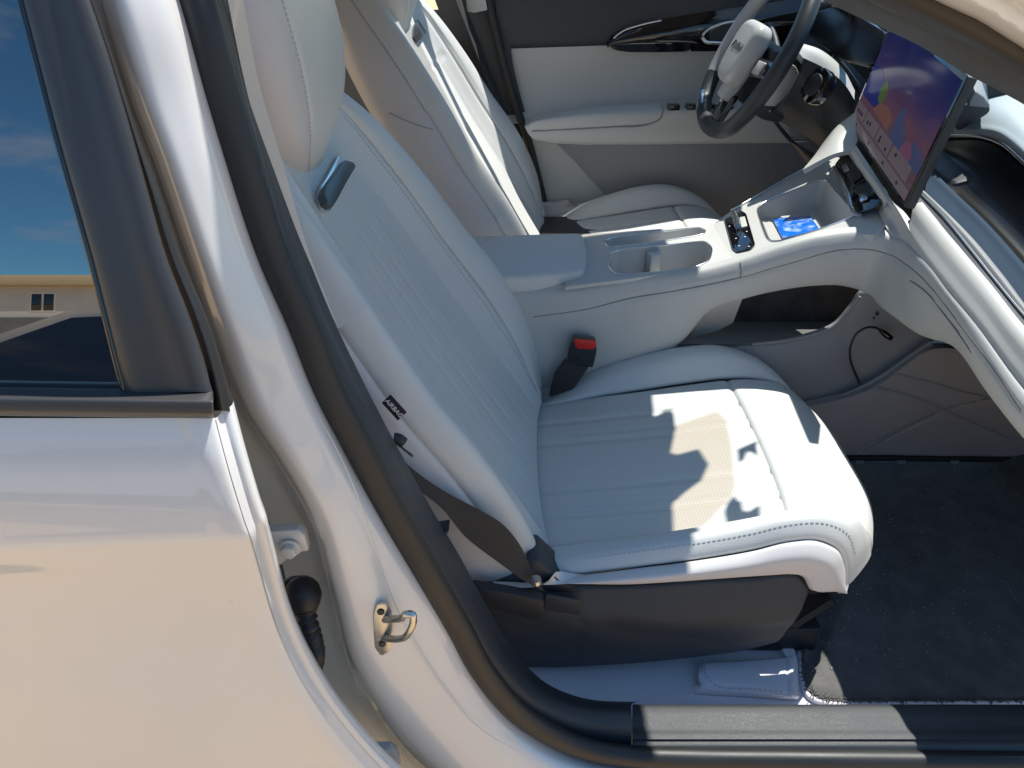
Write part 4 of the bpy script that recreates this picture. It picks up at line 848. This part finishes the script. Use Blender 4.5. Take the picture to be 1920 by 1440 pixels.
seam_line('seam', armr, [(988,246),(1060,243),(1150,238),(1215,233),(1236,224),(1243,208),(1240,197)], .0022, M['seam'])
for u in (1262, 1296, 1330, 1362): box('window_switch', P(u, 200, .612), (.030, .03, .016), M['gloss'], armr, .003)
panel('lower_trim', [fr(250, .685, (980,1020,1100,1200,1320,1450,1600)), fr(340, .69, (980,1020,1100,1200,1320,1450,1600)), fr(470, .68, (980,1020,1100,1200,1320,1450,1600))], M['vinyl'], dd, n=(30, 14), skirt=.006)
pk = [Py([(1046,272),(1080,306),(1110,340),(1150,382),(1200,430)], .675), Py([(1200,270),(1200,306),(1220,340),(1250,382),(1280,430)], .665), Py([(1400,268),(1400,306),(1410,340),(1420,382),(1430,430)], .665), Py([(1640,262),(1640,306),(1640,340),(1640,382),(1640,430)], .675)]
panel('door_pocket', pk, M['greyvinyl'], dd, n=(30, 30), skirt=.01, roll=.008, depth=.004, edges='b')
inl_t = [(1137,82),(1146,68),(1165,56),(1200,44),(1280,26),(1400,6),(1520,-14)]; inl_b = [(1139,86),(1152,93),(1175,97),(1215,98),(1280,97),(1400,95),(1520,92)]
inl = panel('gloss_inlay', [Py(inl_t, .688), Py(mixl(inl_t, inl_b, .5), .672), Py(inl_b, .688)], M['gloss'], dd, n=(50, 20), skirt=.008)
tube('inlay_trim', Py([(1150,72),(1165,60),(1200,47),(1240,38)], .680), .0026, M['chrome'], inl, n=24, seg=8)
tube('pull_handle', Py([(1385,40),(1350,46),(1325,58),(1317,68),(1322,77),(1340,80),(1390,80)], .662), .0045, M['chrome'], inl, n=40, seg=10)
panel('handle_cup', [Py([(1330,62),(1350,50),(1400,44)], .672), Py([(1330,76),(1350,77),(1400,78)], .668)], M['trim'], inl, n=(12, 6), skirt=.002)

# rear door of the far side, seen between the headrests
rl = thing('far_rear_door', 'dark topped far rear door glimpsed between the two headrests', 'car door')
panel('upper_trim', [Py([(300,22),(600,22),(680,21),(860,18)], .70), Py([(300,122),(600,122),(680,121),(860,118)], .70)], M['dark'], rl, n=(12, 6), skirt=.01)
panel('lower_trim', [Py([(300,120),(600,120),(680,120),(860,117)], .705), Py([(300,420),(600,420),(680,420),(860,420)], .70)], M['greyvinyl'], rl, n=(12, 8), skirt=.01)
prism('door_handle', round_poly(Py([(642,62),(655,56),(664,64),(666,90),(660,105),(646,100)], .685), .01, 4), (0, .012, 0), M['greyvinyl'], rl, .003)

# ================================================================== floor mat and floor liner in front of the sill
fm = thing('floor_mat', 'charcoal carpet mat with frayed edge in the passenger footwell', 'floor mat')
mo = Pz([(1500,1172),(1506,1230),(1512,1278),(1522,1296),(1545,1306),(1600,1309),(1740,1309),(1850,1308),(2040,1306)], .362)
mi = [PZ(u, 864, .356) for u in (1548,1590,1640,1690,1740,1800,1850,1920,2100)]
mats = [[a * (1-t_) + b * t_ + np.array((0, 0, .004 * math.sin(6 * t_ + 2 * k))) for k, (a, b) in enumerate(zip(mo, mi))] for t_ in np.linspace(0, 1, 9)]
panel('pile', mats, M['carpet'], fm, n=(90, 70), skirt=.010, roll=.012, depth=.004, edges='blr', face=(0, 0, 1), grooves=[(Pz([(1600,1010),(1680,1060),(1760,1110),(1850,1140)], .362), .006, .003), (Pz([(1575,1200),(1640,1235),(1680,1250)], .362), .004, .003), (Pz([(1500,1225),(1540,1250),(1580,1262)], .362), .003, .003)])
bd = even(mo, 220); SV, SF = [], []
rnd = random.Random(3)
for p_ in bd:
    for _ in range(3):
        d_ = np.array((rnd.uniform(-1, 1), rnd.uniform(-1, 0.2), rnd.uniform(0, .5))); d_ /= np.linalg.norm(d_); l_ = rnd.uniform(.0015, .0045)
        add_block(SV, SF, p_ + d_ * l_ + np.array((rnd.uniform(-.003, .003), rnd.uniform(-.003, .003), -.002)), d_ * l_, np.cross(d_, (0, 0, 1)) * .0006, np.array((0, 0, .0005)))
q = mesh_obj('fringe', SV, SF, M['carpet'], fm, False); q['kind'] = 'stuff'
SV, SF = [], []
for _ in range(420):
    a_, b_2 = rnd.uniform(.02, .98), rnd.uniform(.03, .97); i_ = a_ * (len(mo) - 1); k_ = int(i_); f_ = i_ - k_
    pa = mo[k_] * (1 - f_) + mo[min(k_ + 1, len(mo) - 1)] * f_; pb_ = mi[k_] * (1 - f_) + mi[min(k_ + 1, len(mi) - 1)] * f_; c2 = pa * (1 - b_2) + pb_ * b_2 + np.array((0, 0, .0045)); th_ = rnd.uniform(0, 3.14); s_2 = rnd.uniform(.0004, .0011)
    add_block(SV, SF, c2, np.array((math.cos(th_), math.sin(th_), 0)) * s_2 * rnd.uniform(1, 2.2), np.array((-math.sin(th_), math.cos(th_), 0)) * s_2 * .6, np.array((0, 0, .0004)))
q = mesh_obj('lint', SV, SF, M['quilt'], fm, False); q['kind'] = 'stuff'
tube('binding', [p_ + np.array((-.004, -.005, -.006)) for p_ in mo], .004, M['floorvinyl'], fm, n=90, seg=8)
tr = panel('foot_recess_cover', [Pz([(1312,1240),(1380,1236),(1440,1232),(1490,1226)], .368), Pz([(1310,1262),(1380,1262),(1440,1262),(1492,1258)], .372), Pz([(1313,1290),(1380,1294),(1440,1300),(1497,1306)], .366), Pz([(1300,1304),(1380,1308),(1440,1312),(1500,1314)], .354)], M['floorvinyl'], car, n=(50, 30), skirt=.01, roll=.008, depth=.003,
      grooves=[(Pz([(1314,1242),(1316,1270),(1330,1288),(1420,1298),(1478,1303),(1476,1250),(1470,1232)], .370), .0022, .0025)], stitches=[(Pz([(1322,1244),(1324,1268),(1338,1282),(1420,1291),(1470,1296)], .371), M['stitch'], 0)])
prism('rail_end_cover', round_poly(Pz([(1462,1206),(1482,1196),(1496,1240),(1498,1290),(1484,1296),(1478,1240)], .366), .005, 3), (0, 0, -.02), M['floorvinyl'], car, .004)
# ================================================================== rear view mirror and added windscreen blockers
mr = prism('mirror_head', round_poly([(.40,-.11,1.44),(.40,.11,1.44),(.42,.11,1.505),(.42,-.11,1.505)], .02, 4), (.025, 0, 0), M['dark'], car, .006)
tube('mirror_arm', [(.43, 0, 1.48), (.47, 0, 1.53), (.45, 0, 1.55)], .012, M['dark'], mr, n=10)

M['band'] = glass('amber_light_filter', (0.76, 0.65, 0.53), 1.2)  # filter sheet added to half-dim the sun on a patch of cushion
# unseen blockers added at the windscreen top, outlines traced back from the cushion's shadows
ts_ = np.array(TOSUN); wn_ = np.array((.46, 0, .888)); w0 = np.array((XH, 0, ZR - .025))
def up_(u, v, z=.574):
    p = PZ(u, v, z); return p + ts_ * (np.dot(w0 - p, wn_) / np.dot(ts_, wn_))
edge_ = [(1222,712),(1226,740),(1233,766),(1250,757),(1264,758),(1271,788),(1262,832),(1276,838),(1312,834),(1330,862),(1318,888),(1290,905),(1268,922),(1265,1008),(1284,1013),(1287,1050)]
a_ = [up_(u, v) for u, v in edge_]; b_ = [np.array((XH - .03, p[1], ZR - .011)) for p in (a_[-1], a_[0])]
prism('jagged_shadow_blocker', a_ + b_, wn_ * .006, M['dark'], car, 0)
mesh_obj('half_shade_filter', [up_(u, v) - wn_ * .003 for u, v in ((1250,788),(1345,774),(1362,790),(1372,840),(1381,905),(1376,925),(1332,975),(1292,1005),(1250,1012))], [tuple(range(9))], M['band'], car, False)
prism('sticker_shadow_blocker', [up_(u, v) for u, v in ((1381,846),(1392,843),(1410,838),(1419,832),(1414,844),(1418,864),(1408,856),(1398,852),(1392,866),(1384,868))], wn_ * .002, M['dark'], car, 0)
prism('blob_shadow_blocker', [up_(u, v) for u, v in ((1362,1000),(1358,960),(1366,938),(1376,928),(1386,936),(1388,962),(1400,968),(1418,958),(1416,990),(1396,1006),(1380,1002))], wn_ * .008, M['dark'], car, 0)

# paving: strips and painted bay line beside the car
M['pave_dark'] = mat('worn_asphalt_strip', (.16, .125, .085), .9, var=.25, vscale=1.5); M['pave_light'] = mat('pale_concrete_strip', (.60, .47, .31), .9, var=.15, vscale=1.2); M['line'] = mat('worn_white_line', (.72, .70, .64), .8, var=.2, vscale=9)
def strip(name, pts, m, z): return tag(mesh_obj(name, [(x, y, z) for x, y in pts], [tuple(range(len(pts)))], m, None, False), None, kind='structure')
strip('pavement_strip', [(-9,-1.62),(9,-1.55),(9,-1.95),(-9,-2.02)], M['pave_light'], .004)
strip('pavement_strip', [(-9,-2.55),(9,-2.50),(9,-3.30),(-9,-3.35)], M['pave_dark'], .004)
strip('pavement_strip', [(-14,-8.4),(14,-8.3),(14,-10.4),(-14,-10.5)], M['pave_dark'], .004)
strip('bay_line', [(-3.4,-1.30),(-2.0,-9.0),(-1.86,-9.0),(-3.26,-1.30)], M['line'], .008)

# ================================================================== behind the photographer (seen mirrored in the rear window and the paint)
def simple_car(name, label, pos, rz, m_body, L_=4.5):
    t = thing(name, label, 'car')
    prof = [(-2.2,.35),(-2.25,.62),(-2.1,.86),(-1.55,.98),(-.75,1.40),(-.1,1.47),(.55,1.42),(1.15,1.02),(2.0,.88),(2.25,.66),(2.2,.35)]
    bm = bmesh.new(); rings_ = []
    for y_, sc in ((-.86,.93),(-.90,1.0),(-.60,1.0),(0,1.01),(.60,1.0),(.90,1.0),(.86,.93)):
        r_ = []
        for x, z in prof:
            yy = y_ * (1 - .20 * max(0, (z - .95) / .5)); r_.append(bm.verts.new((x * (.985 if abs(y_) > .8 else 1), yy, .35 + (z - .35) * (sc if z < 1 else 1 - (1 - sc) * 1.4))))
        rings_.append(r_)
    for a, b in zip(rings_[:-1], rings_[1:]):
        for i in range(len(prof)): j = (i + 1) % len(prof); bm.faces.new((a[i], a[j], b[j], b[i]))
    bm.faces.new(rings_[0][::-1]); bm.faces.new(rings_[-1])
    bmesh.ops.recalc_face_normals(bm, faces=bm.faces); bm_obj('body', bm, m_body, t, True, 50)
    for s in (-1, 1):
        prism('side_window', [(-1.45, s*.905, .985), (-.72, s*.765, 1.36), (-.1, s*.735, 1.42), (.5, s*.745, 1.375), (1.02, s*.895, 1.01)], (0, s * .012, .003), M['gloss'], t, .003)
        for x in (-1.4, 1.42):
            w_ = disc('wheel', (x, s * .80, .33), (0, s, 0), .33, .12, M['seal'], t, n=28, bevel=.02); disc('rim', (x, s * .905, .33), (0, s, 0), .22, .02, M['steel'], w_, n=20)
    prism('windscreen', [(1.12, -.72, 1.045), (1.12, .72, 1.045), (.60, .58, 1.395), (.60, -.58, 1.395)], (.01, 0, .012), M['gloss'], t, .003)
    prism('rear_window', [(-1.5, -.70, 1.01), (-1.5, .70, 1.01), (-.80, .56, 1.375), (-.80, -.56, 1.375)], (-.006, 0, .012), M['gloss'], t, .003)
    t.location = pos; t.rotation_euler = (0, 0, rz); return t
M['orange'] = mat('orange_paint', (.62, .14, .04), .3, coat=1.0)
simple_car('parked_white_car', 'white hatchback with dark windows mirrored in the rear window', (-1.35, -4.3, 0), math.pi, M['paint']).scale = (1, 1, .93)
simple_car('parked_orange_car', 'orange car far off mirrored in the rear window', (-17.5, -21.5, 0), 0.3, M['orange'])
wh = thing('warehouse', 'long white warehouse with tan fascia mirrored in the rear window', 'building')
M['wall'] = mat('white_cladding', (.62, .62, .62), .6, var=.06, vscale=.4); M['fascia'] = mat('tan_fascia', (.50, .40, .24), .6); M['base'] = mat('grey_plinth', (.13, .13, .13), .8, var=.2, vscale=.5)
box('wall', (-30, -61, 7.7), (120, 1, 3.9), M['wall'], wh, .02); box('plinth', (-30, -60.95, 2.9), (120, 1.1, 5.8), M['base'], wh, .02); box('fascia', (-30, -60.6, 10.2), (121, 2.4, 1.2), M['fascia'], wh, .05)
for k in range(6):
    f_ = box('window', (-74.7 + k * 19, -60.48, 7.7), (2.0, .06, 2.3), M['white'], wh, .01)
    for s in (-.48, .48): box('pane', (-74.7 + k * 19 + s, -60.43, 7.7), (.78, .04, 2.0), M['gloss'], f_, .005)

# ------------------------------------------------------------------ origins: put each thing's empty at its base
dg_ = bpy.context.evaluated_depsgraph_get(); bpy.context.view_layer.update()
for o in [o for o in COL.objects if o.type == 'EMPTY' and o.parent is None]:
    pts = []
    def walk(q):
        for ch in q.children:
            if ch.type == 'MESH': pts.extend([ch.matrix_world @ Vector(c) for c in ch.bound_box])
            walk(ch)
    walk(o)
    if not pts or o.rotation_euler.z: continue
    a = np.array([tuple(p) for p in pts]); b = Vector(((a[:, 0].min() + a[:, 0].max()) / 2, (a[:, 1].min() + a[:, 1].max()) / 2, a[:, 2].min()))
    d = b - o.location; o.location = b
    for ch in o.children: ch.location = ch.location - d
